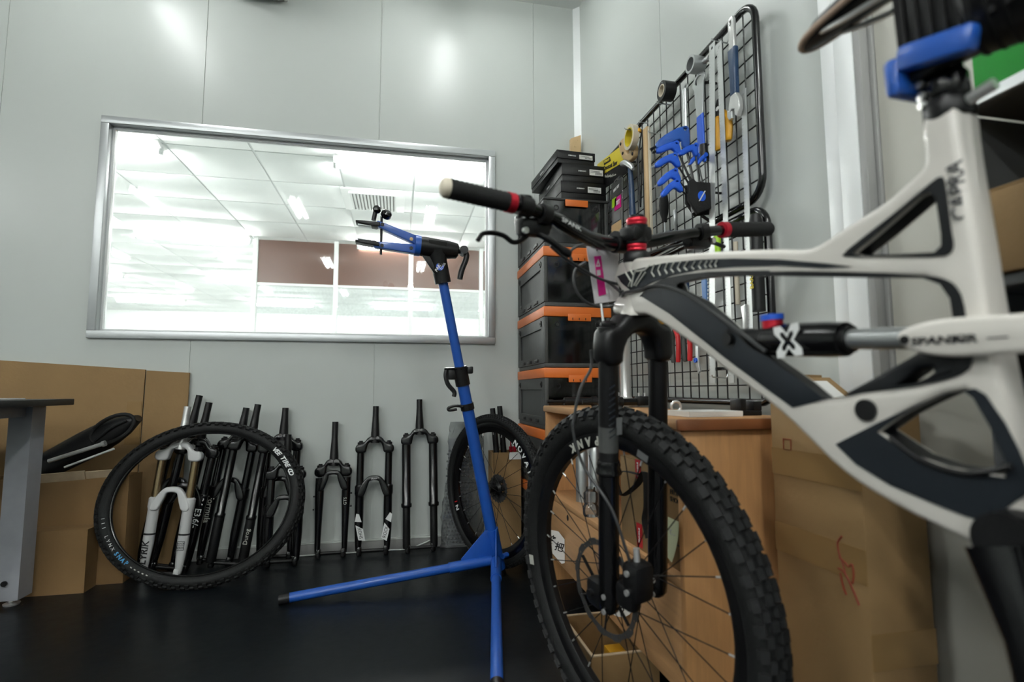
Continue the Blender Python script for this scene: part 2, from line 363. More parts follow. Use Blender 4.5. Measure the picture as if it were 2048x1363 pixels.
# ceiling air diffuser
t = thing('air_diffuser', 'square white ceiling diffuser with a slotted grille in the hall', 'vent', (-.26, 5.15, HZ - .03))
part('plate', MB().span((-.54, 4.88, HZ - .012), (.03, 5.46, HZ - .001), .003), 'hall_white', t)
part('duct', MB().span((-.46, 4.96, HZ - .015), (-.05, 5.38, HZ - .0125)), 'alu_dark', t)
sl = part('slat', MB().span((-.462, 4.955, HZ - .03), (-.445, 5.385, HZ - .015)), 'hall_white', t)
for k in range(1, 14): sub(sl, (k * .0305, 0, 0))
part('slot_frame', MB().span((-.47, 4.94, HZ - .03), (-.04, 4.955, HZ - .012)), 'hall_white', t); part('slot_frame', MB().span((-.47, 5.385, HZ - .03), (-.04, 5.40, HZ - .012)), 'hall_white', t)
# partition with brown upper panels
pt = struct('wall_hall_partition', label='white framed partition with brown upper panels and glass below', loc=(-.3, 6.76, 0))
px = [-1.675, -.765, .132, 1.02, 1.91, 2.80]
for i, x in enumerate(px): part('mullion', MB().span((x - .025, 6.73, 0), (x + .025, 6.79, HZ), .004), 'hall_white', pt)
for a, b in zip(px[:-1], px[1:]):
    part('panel', MB().span((a + .028, 6.75, 2.065), (b - .028, 6.77, HZ - .02)), 'brown_glass', pt, 'brown upper panel')
    part('transom', MB().span((a + .026, 6.735, 2.03), (b - .026, 6.785, 2.062), .003), 'hall_white', pt)
    part('pane', MB().span((a + .028, 6.758, .9), (b - .028, 6.762, 2.028)), 'pane_hall', pt)
    part('lower_panel', MB().span((a + .026, 6.74, 0), (b - .026, 6.78, .9)), 'hall_white', pt)
solo('hall_cabinet', MB().span((-2.35, 4.1, 0), (-1.35, 4.5, 1.14), .01).span((-2.36, 4.09, 1.14), (-1.34, 4.51, 1.165), .004), 'hall_bar', 'low pale grey cabinet in the hall behind the window corner', 'cabinet')

# ------------------------------------------------------------------ workbench, cartons and bag at the left
t = thing('workbench', 'grey steel workbench with a thin black top at the left edge', 'workbench', (-1.6, 2.4, 0))
BZ = .752; R_ = -1.255
part('top', MB().span((-2.6, 1.72, BZ - .024), (R_, 2.46, BZ), .003), 'bench_top', t)
part('apron_rail', MB().span((-2.6, 2.375, BZ - .066), (-1.43, 2.40, BZ - .025), .003), 'bench_grey', t)
part('apron_rail', MB().span((-2.6, 1.76, BZ - .066), (-1.43, 1.79, BZ - .025), .003), 'bench_grey', t)
part('end_rail', MB().span((-1.39, 1.83, BZ - .066), (-1.365, 2.37, BZ - .025), .003), 'bench_grey', t)
part('stretcher', MB().span((-2.6, 2.385, .15), (-1.43, 2.42, .19), .003), 'bench_grey', t)
for x, yo in ((-1.345, 0), (-2.52, 0), (-1.345, -.62), (-2.52, -.62)):
    lg = part('leg', MB().ext([[(x - .075, 2.37), (x, 2.37), (x, 2.45), (x - .01, 2.45), (x - .01, 2.38), (x - .075, 2.38)]], BZ - .05, Mx.Translation((0, yo, (BZ - .05) / 2 + .022)), .002), 'bench_grey', t)
    part('bolt', MB().cyl((x - .045, 2.371 + yo, .085), (x - .045, 2.364 + yo, .085), .010, n=10), 'black', lg)
    part('foot', MB().lathe([(.024, 0), (.026, .006), (.012, .012), (.009, .03)], (x - .035, 2.40 + yo, 0)), 'silver', lg)
solo('paper_sheet', MB().span((-1.8, 2.12, BZ), (-1.40, 2.42, BZ + .004)), 'paper', 'white sheet lying on the black workbench top', 'paper')
solo('blue_bin', MB().span((-2.02, 2.46, 0), (-1.66, 2.66, .58), .015), 'blue_grip', 'blue plastic bin standing under the workbench', 'bin')
# flattened carton leaning on the wall
t = thing('flattened_carton', 'large flattened brown carton leaning on the back wall', 'cardboard', (-1.5, 2.76, 0))
def lean_sheet(x0, x1, z0, z1a, z1b, yb, yt, th, ztop=.9):
    mb = MB()
    def Y(z): return yb + (yt - yb) * z / ztop
    P = [(x0, Y(z0), z0), (x1, Y(z0), z0), (x1, Y(z1b), z1b), (x0, Y(z1a), z1a)]
    mb.add([V(p) for p in P] + [V(p) + V((0, th, 0)) for p in P], [(0, 1, 2, 3), (7, 6, 5, 4), (0, 4, 5, 1), (1, 5, 6, 2), (2, 6, 7, 3), (3, 7, 4, 0)]); return mb
part('main_panel', lean_sheet(-2.3, -1.152, 0, .957, .882, 2.772, 2.803, .010), 'cardboard', t)
part('side_flap', lean_sheet(-1.147, -.965, 0, .878, .868, 2.774, 2.805, .010), 'cardboard', t)
part('tape_strip', lean_sheet(-1.215, -1.155, .54, .735, .735, 2.7698, 2.8008, .002), 'tape_clear', t)
# carton with the bag, and the closed carton in front of it
def carton(name, label, lo, hi, mat='cardboard_dark', th=.006, open_=True, flaps=(), group=None, rot=0, piv=None):
    lo, hi = V(lo), V(hi); c = (lo + hi) / 2
    t = thing(name, label, 'box', (c.x, c.y, lo.z), group)
    part('bottom', MB().span(lo, (hi.x, hi.y, lo.z + th)), mat, t)
    part('side', MB().span((lo.x, lo.y, lo.z + th), (lo.x + th, hi.y, hi.z)), mat, t); part('side', MB().span((hi.x - th, lo.y, lo.z + th), (hi.x, hi.y, hi.z)), mat, t)
    part('end', MB().span((lo.x + th, lo.y, lo.z + th), (hi.x - th, lo.y + th, hi.z)), mat, t); part('end', MB().span((lo.x + th, hi.y - th, lo.z + th), (hi.x - th, hi.y, hi.z)), mat, t)
    if not open_:
        cy = (lo.y + hi.y) / 2
        part('lid_flap', MB().span((lo.x, lo.y, hi.z), (hi.x, cy - .001, hi.z + th)), mat, t); part('lid_flap', MB().span((lo.x, cy + .001, hi.z), (hi.x, hi.y, hi.z + th)), mat, t)
    t.rotation_euler.z = rot
    return t
c1 = carton('carton', 'open brown carton holding the black padded bag beside the workbench', (-1.62, 2.565, 0), (-1.09, 2.685, .43))
M1 = basis((-1.25, 2.565, .43), (1, .0, .06), (0, -.35, .93), (0, -.93, -.35))
part('top_flap', MB().span((-.24, -.012, -.003), (.0, .03, .003), M=M1), 'cardboard_edge', c1); part('top_flap', MB().span((.004, -.006, -.003), (.15, .025, .003), M=M1), 'cardboard_edge', c1)
c2 = carton('carton', 'low closed brown carton on the floor behind the workbench leg', (-1.52, 2.475, 0), (-1.185, 2.56, .235), open_=False)
# black padded bag with tubes
t = thing('padded_bag', 'black padded bag lying slanted in the open carton', 'bag', (-1.22, 2.62, .44))
def ell_path(c, ux, uy, a, b, n=28): return [V(c) + V(ux) * a * math.cos(2 * PI * k / n) + V(uy) * b * math.sin(2 * PI * k / n) for k in range(n)]
ux = V((.86, 0, .50)).normalized(); uy = V((-.50, .05, .86)).normalized()
mb = MB(); C0 = V((-1.285, 2.62, .553)); vv = []; ff = []; n = 24
for i in range(9):
    s = -1 + 2 * i / 8; w = .062 * (1 - .75 * max(0, s) ** 3 - .15 * max(0, -s)); h = .045
    for j in range(n):
        a = 2 * PI * j / n; vv.append(C0 + ux * (.225 * s) + uy * (w * math.sin(a)) + V((0, 1, 0)) * (h * math.cos(a) * (1 - .3 * abs(s))))
for i in range(8):
    for j in range(n): ff.append((i * n + j, i * n + (j + 1) % n, (i + 1) * n + (j + 1) % n, (i + 1) * n + j))
ff += [tuple(range(n - 1, -1, -1)), tuple(range(8 * n, 9 * n))]
part('bag_body', MB().add(vv, ff), 'black', t, sharp=70)
part('rolled_rim', MB().tube(ell_path(C0 + ux * .13 + V((0, -.035, .005)), ux, uy, .088, .048), .008, 8, closed=True), 'black_matte', t)
part('inner_fold', MB().tube(smooth_path([C0 + ux * .06 + V((0, -.045, -.01)), C0 + ux * .13 + V((0, -.045, .012)), C0 + ux * .19 + V((0, -.04, .01))]), .006, 8), 'rubber_grey', t)
solo('silver_tube', MB().tube([(-1.38, 2.555, .50), (-1.19, 2.555, .565)], .0085, 12).lathe([(.012, 0), (.012, .012), (.006, .012), (.006, 0)], (-1.192, 2.555, .564), (.19, 0, .065)), 'silver', 'short silver tube sticking out of the black bag', 'tube')
solo('thin_rod', MB().tube([(-1.32, 2.55, .475), (-1.145, 2.55, .545)], .0045, 8), 'white_paint', 'thin white rod below the silver tube in the carton', 'rod')

# ------------------------------------------------------------------ suspension forks along the wall
def fork(name, label, bx, by, tx, ty, tz, style, mat='black_gloss', crown_z=.5, half=.066, rl=.0208, ru=.0175, steer_mat='black', axle=True):
    """bottom centre on the floor (bx,by), steerer top (tx,ty,tz)"""
    B = V((bx, by, 0)); D = V((tx, ty, tz)) - B; L = D.length; z = D.normalized(); x = V((1, 0, 0)); x = (x - z * x.dot(z)).normalized(); y = z.cross(x)
    M = basis(B + z * .022, x, y, z); L -= .022
    t = thing(name, label, 'fork', B, 'suspension forks leaning on the back wall')
    zc = crown_z
    part('steerer', MB().lathe([(.022, zc + .005), (.0205, zc + .05), (.0155, zc + .12), (.0145, zc + .14), (.0145, L), (.0125, L), (.0125, L - .02), (0, L - .02)], n=20, M=M), steer_mat, t)
    r = max(rl, ru) * 1.22; h = half
    part('crown', MB().ext([[(-h - r, zc - .045), (-h - r, zc - .002), (-h + r * .5, zc + .002), (-.028, zc + .04), (.028, zc + .04), (h - r * .5, zc + .002), (h + r, zc - .002), (h + r, zc - .045), (h - r * .95, zc - .045), (h - r * 1.15, zc - .02), (.03, zc + .008), (0, zc + .012), (-.03, zc + .008), (-h + r * 1.15, zc - .02), (-h + r * .95, zc - .045)]], .042, M @ Mx.Rotation(PI / 2, 4, 'X'), .009, smooth=True), mat, t)
    for s in (-1, 1):
        X = s * h
        part('top_cap', MB().lathe([(.016, zc - .002), (.016, zc + .008), (.009, zc + .011), (.009, zc + .016), (0, zc + .016)], (X, 0, 0), M=M), 'black', t)
        if style == 'inv':
            part('upper_leg', MB().lathe([(ru + .003, zc * .36), (ru + .0045, zc * .37), (ru + .0045, zc * .39), (ru, zc * .40), (ru, zc - .04)], (X, 0, 0), M=M), mat, t)
            part('lower_leg', MB().lathe([(rl * .9, 0), (rl, .01), (rl, zc * .365)], (X, 0, 0), M=M), 'black', t)
        elif style == 'short':
            part('lower_leg', MB().lathe([(.011, 0), (.013, .02), (.0175, zc * .45), (.0205, zc * .62), (.0205, zc - .05)], (X, 0, 0), M=M), mat, t)
        else:
            k = zc * .60
            part('stanchion', MB().cyl((X, 0, k), (X, 0, zc - .03), ru, M=M), 'gold' if style == 'gold' else 'black_gloss', t)
            part('lower_leg', MB().lathe([(.012, 0), (.0145, .015), (.017, .05), (rl, .12), (rl, k - .045), (rl + .003, k - .035), (rl + .003, k), (ru + .001, k + .006)], (X, 0, 0), M=M), mat, t)
        part('dropout', MB().box((X * .93, 0, .0), (.024, .034, .044), M, .008), mat, t)
    if style in ('tele', 'gold', 'short'):
        a = zc * .60 if style != 'short' else zc - .06
        o = .05 if style != 'short' else .045
        w = h - rl
        part('arch', MB().ext([[(-h - .012, a - .05), (-h - .006, a - .012), (-h + .02, a + o * .55), (-.025, a + o), (.025, a + o), (h - .02, a + o * .55), (h + .006, a - .012), (h + .012, a - .05), (w + .002, a - .05), (w - .010, a - .02), (w - .02, a + o * .22), (.02, a + o * .55), (-.02, a + o * .55), (-w + .02, a + o * .22), (-w + .010, a - .02), (-w - .002, a - .05)]], .03, M @ Mx.Translation((0, -.012, 0)) @ Mx.Rotation(PI / 2, 4, 'X'), .006, smooth=True), mat, t)
    if axle: part('axle', MB().cyl((-h + .005, 0, 0), (h - .005, 0, 0), .008, M=M), 'black', t)
    return t, M
FY = 2.735
def FB(x, y): return x, y
fA, mA = fork('suspension_fork', 'short black gravel fork, third fork to the left of the blue stand', -.298, FY, -.299, 2.79, .63, 'short', crown_z=.395, half=.061)
for z in (.20, .26): part('mount_boss', MB().cyl((-.082, -.004, z), (-.088, -.004, z), .004, n=8, M=mA), 'black', fA); part('mount_boss', MB().cyl((.078, -.004, z + .01), (.09, -.004, z + .01), .004, n=8, M=mA), 'black', fA)
part('leg_lettering', MB().text('GTS', .020, mA @ basis((.06, -.021, .235), (0, 0, 1), (-1, 0, 0), (0, -1, 0))), 'decal_line', fA)
fB, mB_ = fork('suspension_fork', 'black fork with white slanted lettering at both leg ends', -.107, FY, -.107, 2.79, .704, 'tele', crown_z=.50, half=.067)
part('arch_lettering', MB().text('SRAM', .011, mB_ @ basis((0, -.0275, .335), (1, 0, 0), (0, 0, 1), (0, -1, 0))), 'white_ink', fB)
for s in (-1, 1):
    Mb = mB_ @ basis((s * .066, -.0215, .12), (s * .22, 0, .975), (-.975, 0, s * .22), (0, -1, 0))
    part('leg_sticker', MB().ext([[(-.075, -.016), (-.02, -.016), (.005, .014), (-.065, .014)]], .0012, Mb), 'white_ink', fB)
    part('leg_sticker', MB().ext([[(.012, -.016), (.05, -.012), (.056, .0), (.022, .014)]], .0012, Mb), 'white_ink', fB)
    part('leg_lettering', MB().text('ROCK' if s > 0 else 'SHOX', .024, Mb @ Mx.Translation((-.036, -.001, .001)), sx=.8), 'black_ink', fB)
fC, mC = fork('suspension_fork', 'tall black upside-down fork nearest the blue repair stand', .119, FY, .107, 2.79, .737, 'inv', crown_z=.535, half=.066, rl=.0185, ru=.0218)
fD, mD = fork('suspension_fork', 'black fork standing just right of the loose tyre', -.545, FY, -.531, 2.79, .70, 'tele', crown_z=.52, half=.066)
fE, mE = fork('suspension_fork', 'black fork with a short steerer in front of its neighbour right of the tyre', -.50, FY - .085, -.497, 2.70, .579, 'tele', crown_z=.40, half=.062)
fk3, m3 = fork('suspension_fork', 'black fork with grey lettering seen through the middle of the loose tyre', -.80, FY - .005, -.706, 2.79, .702, 'tele', crown_z=.53, half=.064)
fk4, m4 = fork('suspension_fork', 'black fork whose tapered steerer shows above the tyre at right', -.735, FY - .062, -.642, 2.735, .719, 'inv', crown_z=.53, half=.066)
fk1, m1 = fork('suspension_fork', 'black fork with the tallest steerer beside the silver one', -1.030, FY - .022, -.906, 2.772, .762, 'tele', crown_z=.55, half=.068)
fk2, m2 = fork('suspension_fork', 'black fork whose steerer is second right of the silver one', -.960, FY - .075, -.846, 2.716, .730, 'tele', crown_z=.52, half=.066)
part('leg_lettering', MB().text('36 E3.6/-', .036, m2 @ basis((.066, -.0212, .24), (0, 0, -1), (1, 0, 0), (0, -1, 0)), bold=.01), 'white_ink', fk2)
part('leg_lettering', MB().text('Formula', .036, m3 @ basis((-.064, -.0212, .22), (0, 0, -1), (1, 0, 0), (0, -1, 0)), bold=.01), 'decal_line', fk3)
part('leg_lettering', MB().text('Durog', .026, m4 @ basis((.066, -.0212, .12), (0, 0, 1), (-1, 0, 0), (0, -1, 0))), 'decal_line', fk4)
fW, mW = fork('suspension_fork', 'white fork with bronze stanchions and a silver steerer behind the loose tyre', -.962, FY - .150, -.912, 2.650, .713, 'gold', 'white_paint', crown_z=.505, half=.0665, rl=.0215, ru=.0165, steer_mat='silver')
for s in (-1, 1): part('leg_band', MB().lathe([(.0222, 0), (.0225, .002), (.0225, .005), (.0222, .007)], (s * .0665, 0, .155), M=mW), 'black_ink', fW)
part('leg_lettering', MB().text('LYRIK', .036, mW @ basis((-.0665, -.0222, .085), (0, 0, 1), (-1, 0, 0), (0, -1, 0)), bold=.015, shear=.15), 'black_ink', fW)
Mr = mW @ basis((.0665, -.0222, .115), (1, 0, 0), (0, 0, 1), (0, -1, 0))
part('logo_box', MB().ext([[(-.014, -.018), (.014, -.018), (.014, .018), (-.014, .018)], [(-.0125, -.0165), (.0125, -.0165), (.0125, -.0008), (-.0125, -.0008)], [(-.0125, .0008), (.0125, .0008), (.0125, .0165), (-.0125, .0165)]], .0012, Mr), 'black_ink', fW)
part('leg_lettering', MB().text('ROCK', .0105, Mr @ Mx.Translation((0, .008, 0))).text('SHOX', .0105, Mr @ Mx.Translation((0, -.009, 0))), 'black_ink', fW)
# white cable along the skirting
solo('white_cable', MB().tube(smooth_path([(-.66, 2.788, .004), (-.48, 2.782, .004), (-.3, 2.790, .004), (-.22, 2.784, .004), (-.05, 2.790, .004), (.06, 2.785, .005), (.12, 2.793, .02), (.19, 2.797, .045)]), .0035, 8), 'cable_white', 'thin white cable on the floor behind the forks', 'cable')

# ------------------------------------------------------------------ tyres and wheels
def torus(mb, R, r, M, n=72, m=14, sx=1., sy=1., flat=1.):
    vv = []; ff = []
    for i in range(n):
        t = 2 * PI * i / n; c, s_ = math.cos(t), math.sin(t)
        for j in range(m):
            p = 2 * PI * j / m; q = R + r * math.cos(p); vv.append((q * c * sx, q * s_ * sy, r * flat * math.sin(p)))
    for i in range(n):
        for j in range(m): ff.append((i * m + j, ((i + 1) % n) * m + j, ((i + 1) % n) * m + (j + 1) % m, i * m + (j + 1) % m))
    return mb.add(vv, ff, M)
def knobs(mb, R, r, M, count, rows, sx=1., sy=1., flat=1.):
    for (phi, l, w, h, st) in rows:
        for i in range(count):
            t = 2 * PI * (i + st) / count; c, s_ = math.cos(t), math.sin(t)
            q = R + r * math.cos(phi); o = V((q * c * sx, q * s_ * sy, r * flat * math.sin(phi)))
            rd = V((c * math.cos(phi), s_ * math.cos(phi), math.sin(phi))); tg = V((-s_, c, 0)); lt = tg.cross(rd)
            mb.box((0, 0, 0), (l, w, h), M @ basis(o + rd * h * .25, tg, lt, rd))
    return mb
def arc_text(mb, txt, R, size, M, start, step, z, sx=1., sy=1., bold=.0, inward=True, shear=0.):
    for i, c_ in enumerate(txt):
        if c_ == ' ': continue
        t = start - step * i
        o = V((R * math.cos(t) * sx, R * math.sin(t) * sy, z)); up = V((math.cos(t), math.sin(t), 0)); x = V((math.sin(t), -math.cos(t), 0))
        if not inward: up = -up; x = -x
        mb.text(c_, size, M @ basis(o, x, up, (0, 0, 1)), bold=bold, shear=shear)
    return mb
# loose oval tyre standing in front of the forks
a = rad(15); zt = V((0, math.sin(a), math.cos(a))); yn = V((0, -math.cos(a), math.sin(a)))
ca, cb = .392 / .375, .330 / .375
Mt = basis(V((-.785, 2.432, .0)) + zt * .333, (1, 0, 0), zt, yn)
t = thing('loose_tyre', 'loose black mountain bike tyre standing in front of the forks', 'tyre', (-.785, 2.432, 0))
part('casing', torus(MB(), .349, .0265, Mt, sx=ca, sy=cb), 'rubber', t)
part('tread', knobs(MB(), .349, .0265, Mt, 74, [(0, .017, .016, .007, 0), (.5, .016, .013, .008, .5), (-.5, .016, .013, .008, .5), (.95, .015, .012, .009, 0), (-.95, .015, .012, .009, 0)], ca, cb), 'rubber', t)
part('bead', torus(MB(), .324, .0045, Mt @ Mx.Translation((0, 0, .012)), m=8, sx=ca, sy=cb), 'black_gloss', t)
part('sidewall_lettering', arc_text(MB(), 'VEE TIRE CO', .343, .026, Mt, rad(43), rad(2.3), .0268, ca, cb, bold=.035, shear=.2), 'white_ink', t)
part('sidewall_lettering', arc_text(MB(), 'III', .343, .017, Mt, rad(180 + 10), rad(-3.4), .0268, ca, cb, inward=False), 'white_ink', t)
part('sidewall_lettering', arc_text(MB(), 'LYNX', .343, .017, Mt, rad(180 + 23.6), rad(-3.4), .0268, ca, cb, inward=False), 'white_ink', t)
part('sidewall_lettering', arc_text(MB(), 'SNAP', .343, .021, Mt, rad(180 + 38), rad(-3.2), .0268, ca, cb, bold=.03, inward=False), 'cyan', t)
part('sidewall_lettering', arc_text(MB(), '-----', .343, .024, Mt, rad(180 + 52), rad(-2.8), .0268, ca, cb, bold=.03, inward=False), 'decal_line', t)
def spoked(t, Mw, R_hub, R_rim, n, mat, w=.028, gauge=.0011):
    for i in range(n):
        side = 1 if i % 2 else -1; a0 = 2 * PI * i / n; lead = (1 if (i // 2) % 2 else -1) * rad(62); a1 = a0 + lead
        p = Mw @ V((R_hub * math.cos(a1), R_hub * math.sin(a1), side * w)); q = Mw @ V((R_rim * math.cos(a0), R_rim * math.sin(a0), side * .003))
        sp = part('spoke', MB().tube([p, q], gauge, 5), mat, t)
        part('nipple', MB().tube([q, q + (p - q).normalized() * .014], .0021, 6), 'silver', sp)
# wheel with gravel tyre against the wall
d = V((.5, -.866, 0)).normalized(); nn = V((-.866, -.5, 0)).normalized()
Mn = basis((.425, 2.446, .337), d, (0, 0, 1), nn)
t = thing('rear_wheel', 'spare rear wheel with white rim lettering and cassette behind the blue stand', 'wheel', (.425, 2.446, 0))
part('tyre', torus(MB(), .314, .0205, Mn), 'rubber', t)
part('tread', knobs(MB(), .314, .0205, Mn, 130, [(p, .010, .006, .004, (k % 2) * .5) for k, p in enumerate((-1.0, -.6, -.2, .2, .6, 1.0))]), 'rubber_grey', t)
part('rim', MB().lathe([(.300, -.013), (.300, .013), (.289, .0145), (.274, .012), (.255, .005), (.255, -.005), (.274, -.012), (.289, -.0145)], n=72, M=Mn, closed=True), 'black_gloss', t)
part('rim_lettering', arc_text(MB(), 'NOVATEC', .2765, .037, Mn, rad(52), rad(7.4), .0135, bold=.03), 'white_ink', t)
part('rim_lettering', arc_text(MB(), 'N', .2765, .034, Mn, rad(205), rad(7.2), .0135, bold=.03), 'white_ink', t)
part('rim_lettering', arc_text(MB(), 'I', .2765, .034, Mn, rad(199), rad(7.2), .0135, bold=.03), 'red_plain', t)
part('hub', MB().lathe([(.008, -.065), (.008, -.045), (.027, -.034), (.027, -.030), (.014, -.02), (.014, .02), (.022, .026), (.022, .03), (.014, .034), (.01, .07)], M=Mn), 'black', t)
Mc_ = Mn @ Mx.Rotation(PI, 4, 'X')
cs = part('cassette', MB().lathe([(.016, .028), (.016, .066)], M=Mc_), 'disc_steel', t)
for k in range(7):
    rr = .062 - .006 * k; z = .032 + .0045 * k
    P = [(rr * (1 + (.05 if j % 2 else -.05)) * math.cos(2 * PI * j / 44), rr * (1 + (.05 if j % 2 else -.05)) * math.sin(2 * PI * j / 44)) for j in range(44)]
    part('sprocket', MB().ext([P, [(rr * .78 * math.cos(2 * PI * j / 24), rr * .78 * math.sin(2 * PI * j / 24)) for j in range(24)]], .0018, Mc_ @ Mx.Translation((0, 0, z))), 'disc_steel', cs)
part('lockring', MB().lathe([(.017, 0), (.017, .004), (.011, .004), (.011, 0)], (0, 0, .066), M=Mc_, closed=True), 'red', cs)
spoked(t, Mn, .024, .257, 24, 'black')
# narrow carton, forks in it, bubble wrap and white board behind that wheel
c4 = carton('narrow_carton', 'narrow upright open carton behind the spare wheel', (.46, 2.66, 0), (.605, 2.78, .475), 'cardboard')
part('tape_strip', MB().span((.545, 2.657, .44), (.6055, 2.6595, .475)), 'paper', c4)
def steerer_fork(label, x, y, zt, lean):
    t = thing('fork_steerer', label, 'fork', (x, y, .01)); tp = V((x + lean, y + .03, zt)); b = V((x, y, .32))
    part('steerer', MB().tube([b, tp], [.0165, .0135], 14), 'black', t); part('crown', MB().span((x - .018, y - .02, .27), (x + .018, y + .02, .34), .008), 'black', t)
    part('leg', MB().tube([(x, y, .008), (x, y, .29)], .012, 12), 'black', t)
steerer_fork('black tapered fork steerer rising from the narrow carton, left one', .505, 2.712, .69, -.03)
steerer_fork('black straight fork steerer rising from the narrow carton, right one', .548, 2.745, .70, -.03)
for k, x in enumerate((.562, .582)): solo('red_cap_tool', MB().cyl((x, 2.70, .36), (x, 2.70, .475), .006).cyl((x, 2.70, .475), (x, 2.70, .5), .0095).cyl((x, 2.70, .5), (x, 2.70, .53), .004), 'red', f'small red capped tool in the narrow carton, {["left", "right"][k]} of two', 'tool')
solo('white_board', MB().span((.64, 2.796, .06), (.70, 2.803, .5)).span((.60, 2.804, .06), (.70, 2.806, .5)), 'alu_white', 'pale narrow board on the wall beside the crate stack', 'board')
mb = MB(); vv = []; ff = []; n, m = 26, 26
random.seed(3)
for j in range(m):
    z = .62 * j / (m - 1); w = .10 * (1 - .25 * (z / .62) ** 3) * (.9 + .1 * math.sin(z * 14)); cx = .315 + .05 * z
    for i in range(n):
        a_ = 2 * PI * i / n; k = 1 + .10 * math.sin(5 * a_ + z * 17) + .07 * random.uniform(-1, 1)
        vv.append((cx + w * math.cos(a_) * k, 2.783 + .014 * math.sin(a_) * k, z + .002))
for j in range(m - 1):
    for i in range(n): ff.append((j * n + i, j * n + (i + 1) % n, (j + 1) * n + (i + 1) % n, (j + 1) * n + i))
ff.append(tuple(range((m - 1) * n, m * n)))
t = thing('bubble_wrap_parcel', 'clear bubble wrap parcel standing between the last fork and the spare wheel', 'parcel', (.31, 2.783, 0))
part('wrap', MB().add(vv, ff), 'bubble', t, sharp=25)
part('wrapped_core', MB().span((.255, 2.778, .01), (.36, 2.788, .54), .01), 'bench_grey', t)
mb = MB()
for j in range(26):
    for i in range(9):
        q = V((.232 + .016 * i + .008 * (j % 2) + .02 * j / 26, 2.768, .03 + .018 * j)); mb.lathe([(.006, 0), (.0045, .003), (0, .0042)], q, (0, -1, 0), 6)
part('bubbles', mb, 'bubble', t, kind='stuff')

# ------------------------------------------------------------------ blue repair stand
t = thing('repair_stand', 'blue tubular bicycle repair stand with an open black and blue clamp', 'repair stand', (.42, 2.31, 0))
b0, b1 = V((.436, 2.328, .004)), V((.169, 2.168, 1.228)); ud = (b1 - b0).normalized()
def at(z): return b0 + ud * ((z - b0.z) / ud.z)
part('lower_tube', MB().tube([b0, at(.86)], .0245, 20), 'blue', t)
part('upper_tube', MB().tube([at(.80), at(1.27)], .0195, 20), 'blue', t)
hb = V((.412, 2.291, .078))
lf, nf = V((-.414, 2.187, .019)), V((.258, 1.42, .019))
for nm, e in (('leg', lf), ('leg', nf)):
    dd = (e - hb).normalized(); l = part(nm, MB().tube([hb + dd * .16, e], .0178, 18), 'blue', t)
    part('sleeve', MB().tube([hb + dd * .02, hb + dd * .20], .0215, 18), 'blue', l)
    part('foot_cap', MB().tube([e - dd * .035, e + dd * .002], .0192, 16), 'black', l)
    s = V((dd.x, dd.y, 0)).normalized(); nrm = s.cross(V((0, 0, 1)))
    P = [(.0, .0), (.145, -.012), (.150, .006), (.05, .11), (.0, .115)]
    part('gusset', MB().ext([P], .005, basis(hb + V((0, 0, .01)), s, (0, 0, 1), -nrm), .001), 'blue', t)
part('hub_collar', MB().tube([at(.03), at(.20)], .029, 18), 'blue', t)
part('hub_bolt', MB().cyl(at(.09) + V((.02, -.035, 0)), at(.09) + V((.045, -.012, 0)), .011), 'blue', t)
part('base_cap', MB().cyl(b0, at(.03), .027), 'black', t)
def clamp_collar(z, h, r, big):
    c = part('height_clamp', MB().tube([at(z - h / 2), at(z + h / 2)], r, 18), 'black', t)
    p = at(z)
    if big:
        part('pinch_block', MB().box(p + V((-.038, -.005, .01)), (.035, .03, .05), bev=.005), 'black', c)
        part('pinch_block', MB().box(p + V((.035, -.004, .025)), (.025, .03, .03), bev=.005), 'black', c)
        part('clamp_lever', MB().tube(smooth_path([p + V((-.06, -.01, .03)), p + V((-.065, -.012, -.0)), p + V((-.055, -.014, -.035)), p + V((-.03, -.016, -.065)), p + V((-.032, -.016, -.085))]), [.009] * 24 + [.006], 8), 'black', c)
        part('cam_pin', MB().tube([p + V((-.07, -.012, .028)), p + V((.0, -.03, .03))], .006, 8), 'black_gloss', c)
    else:
        part('clamp_lever', MB().tube(smooth_path([p + V((-.02, -.02, .0)), p + V((-.05, -.022, .004)), p + V((-.078, -.022, -.004)), p + V((-.076, -.022, -.014)), p + V((-.045, -.022, -.010))]), .006, 8), 'black', c)
clamp_collar(.840, .075, .030, True); clamp_collar(.715, .026, .0285, False)
# clamp head
ha = V((-1, -.11, .055)).normalized(); hc = at(1.335) + V((.0, -.004, .018))     # clamp axis, pointing left
part('head_socket', MB().tube([at(1.215), at(1.235), at(1.30), at(1.345)], [.033, .033, .033, .042], 18), 'black', t)
part('head_body', MB().tube([hc - ha * .085, hc - ha * .08, hc - ha * .05, hc + ha * .05, hc + ha * .072], [.024, .031, .036, .040, .039], 18), 'black', t)
part('head_rib', MB().box((0, 0, 0), (.075, .012, .02), basis(hc + V((.0, -.033, .012)), ha, (0, 1, 0), ha.cross(V((0, 1, 0)))), .004), 'black_matte', t)
part('gusset_rib', MB().ext([[(.0, .0), (.085, .0), (.022, -.085), (.0, -.085)]], .016, basis(hc + ha * -.01 + V((0, 0, -.02)), ha, (0, 0, 1), (0, -1, 0)), .004), 'black', t)
part('collar_ring', MB().tube([hc + ha * .070, hc + ha * .092], .042, 24), 'blue', t)
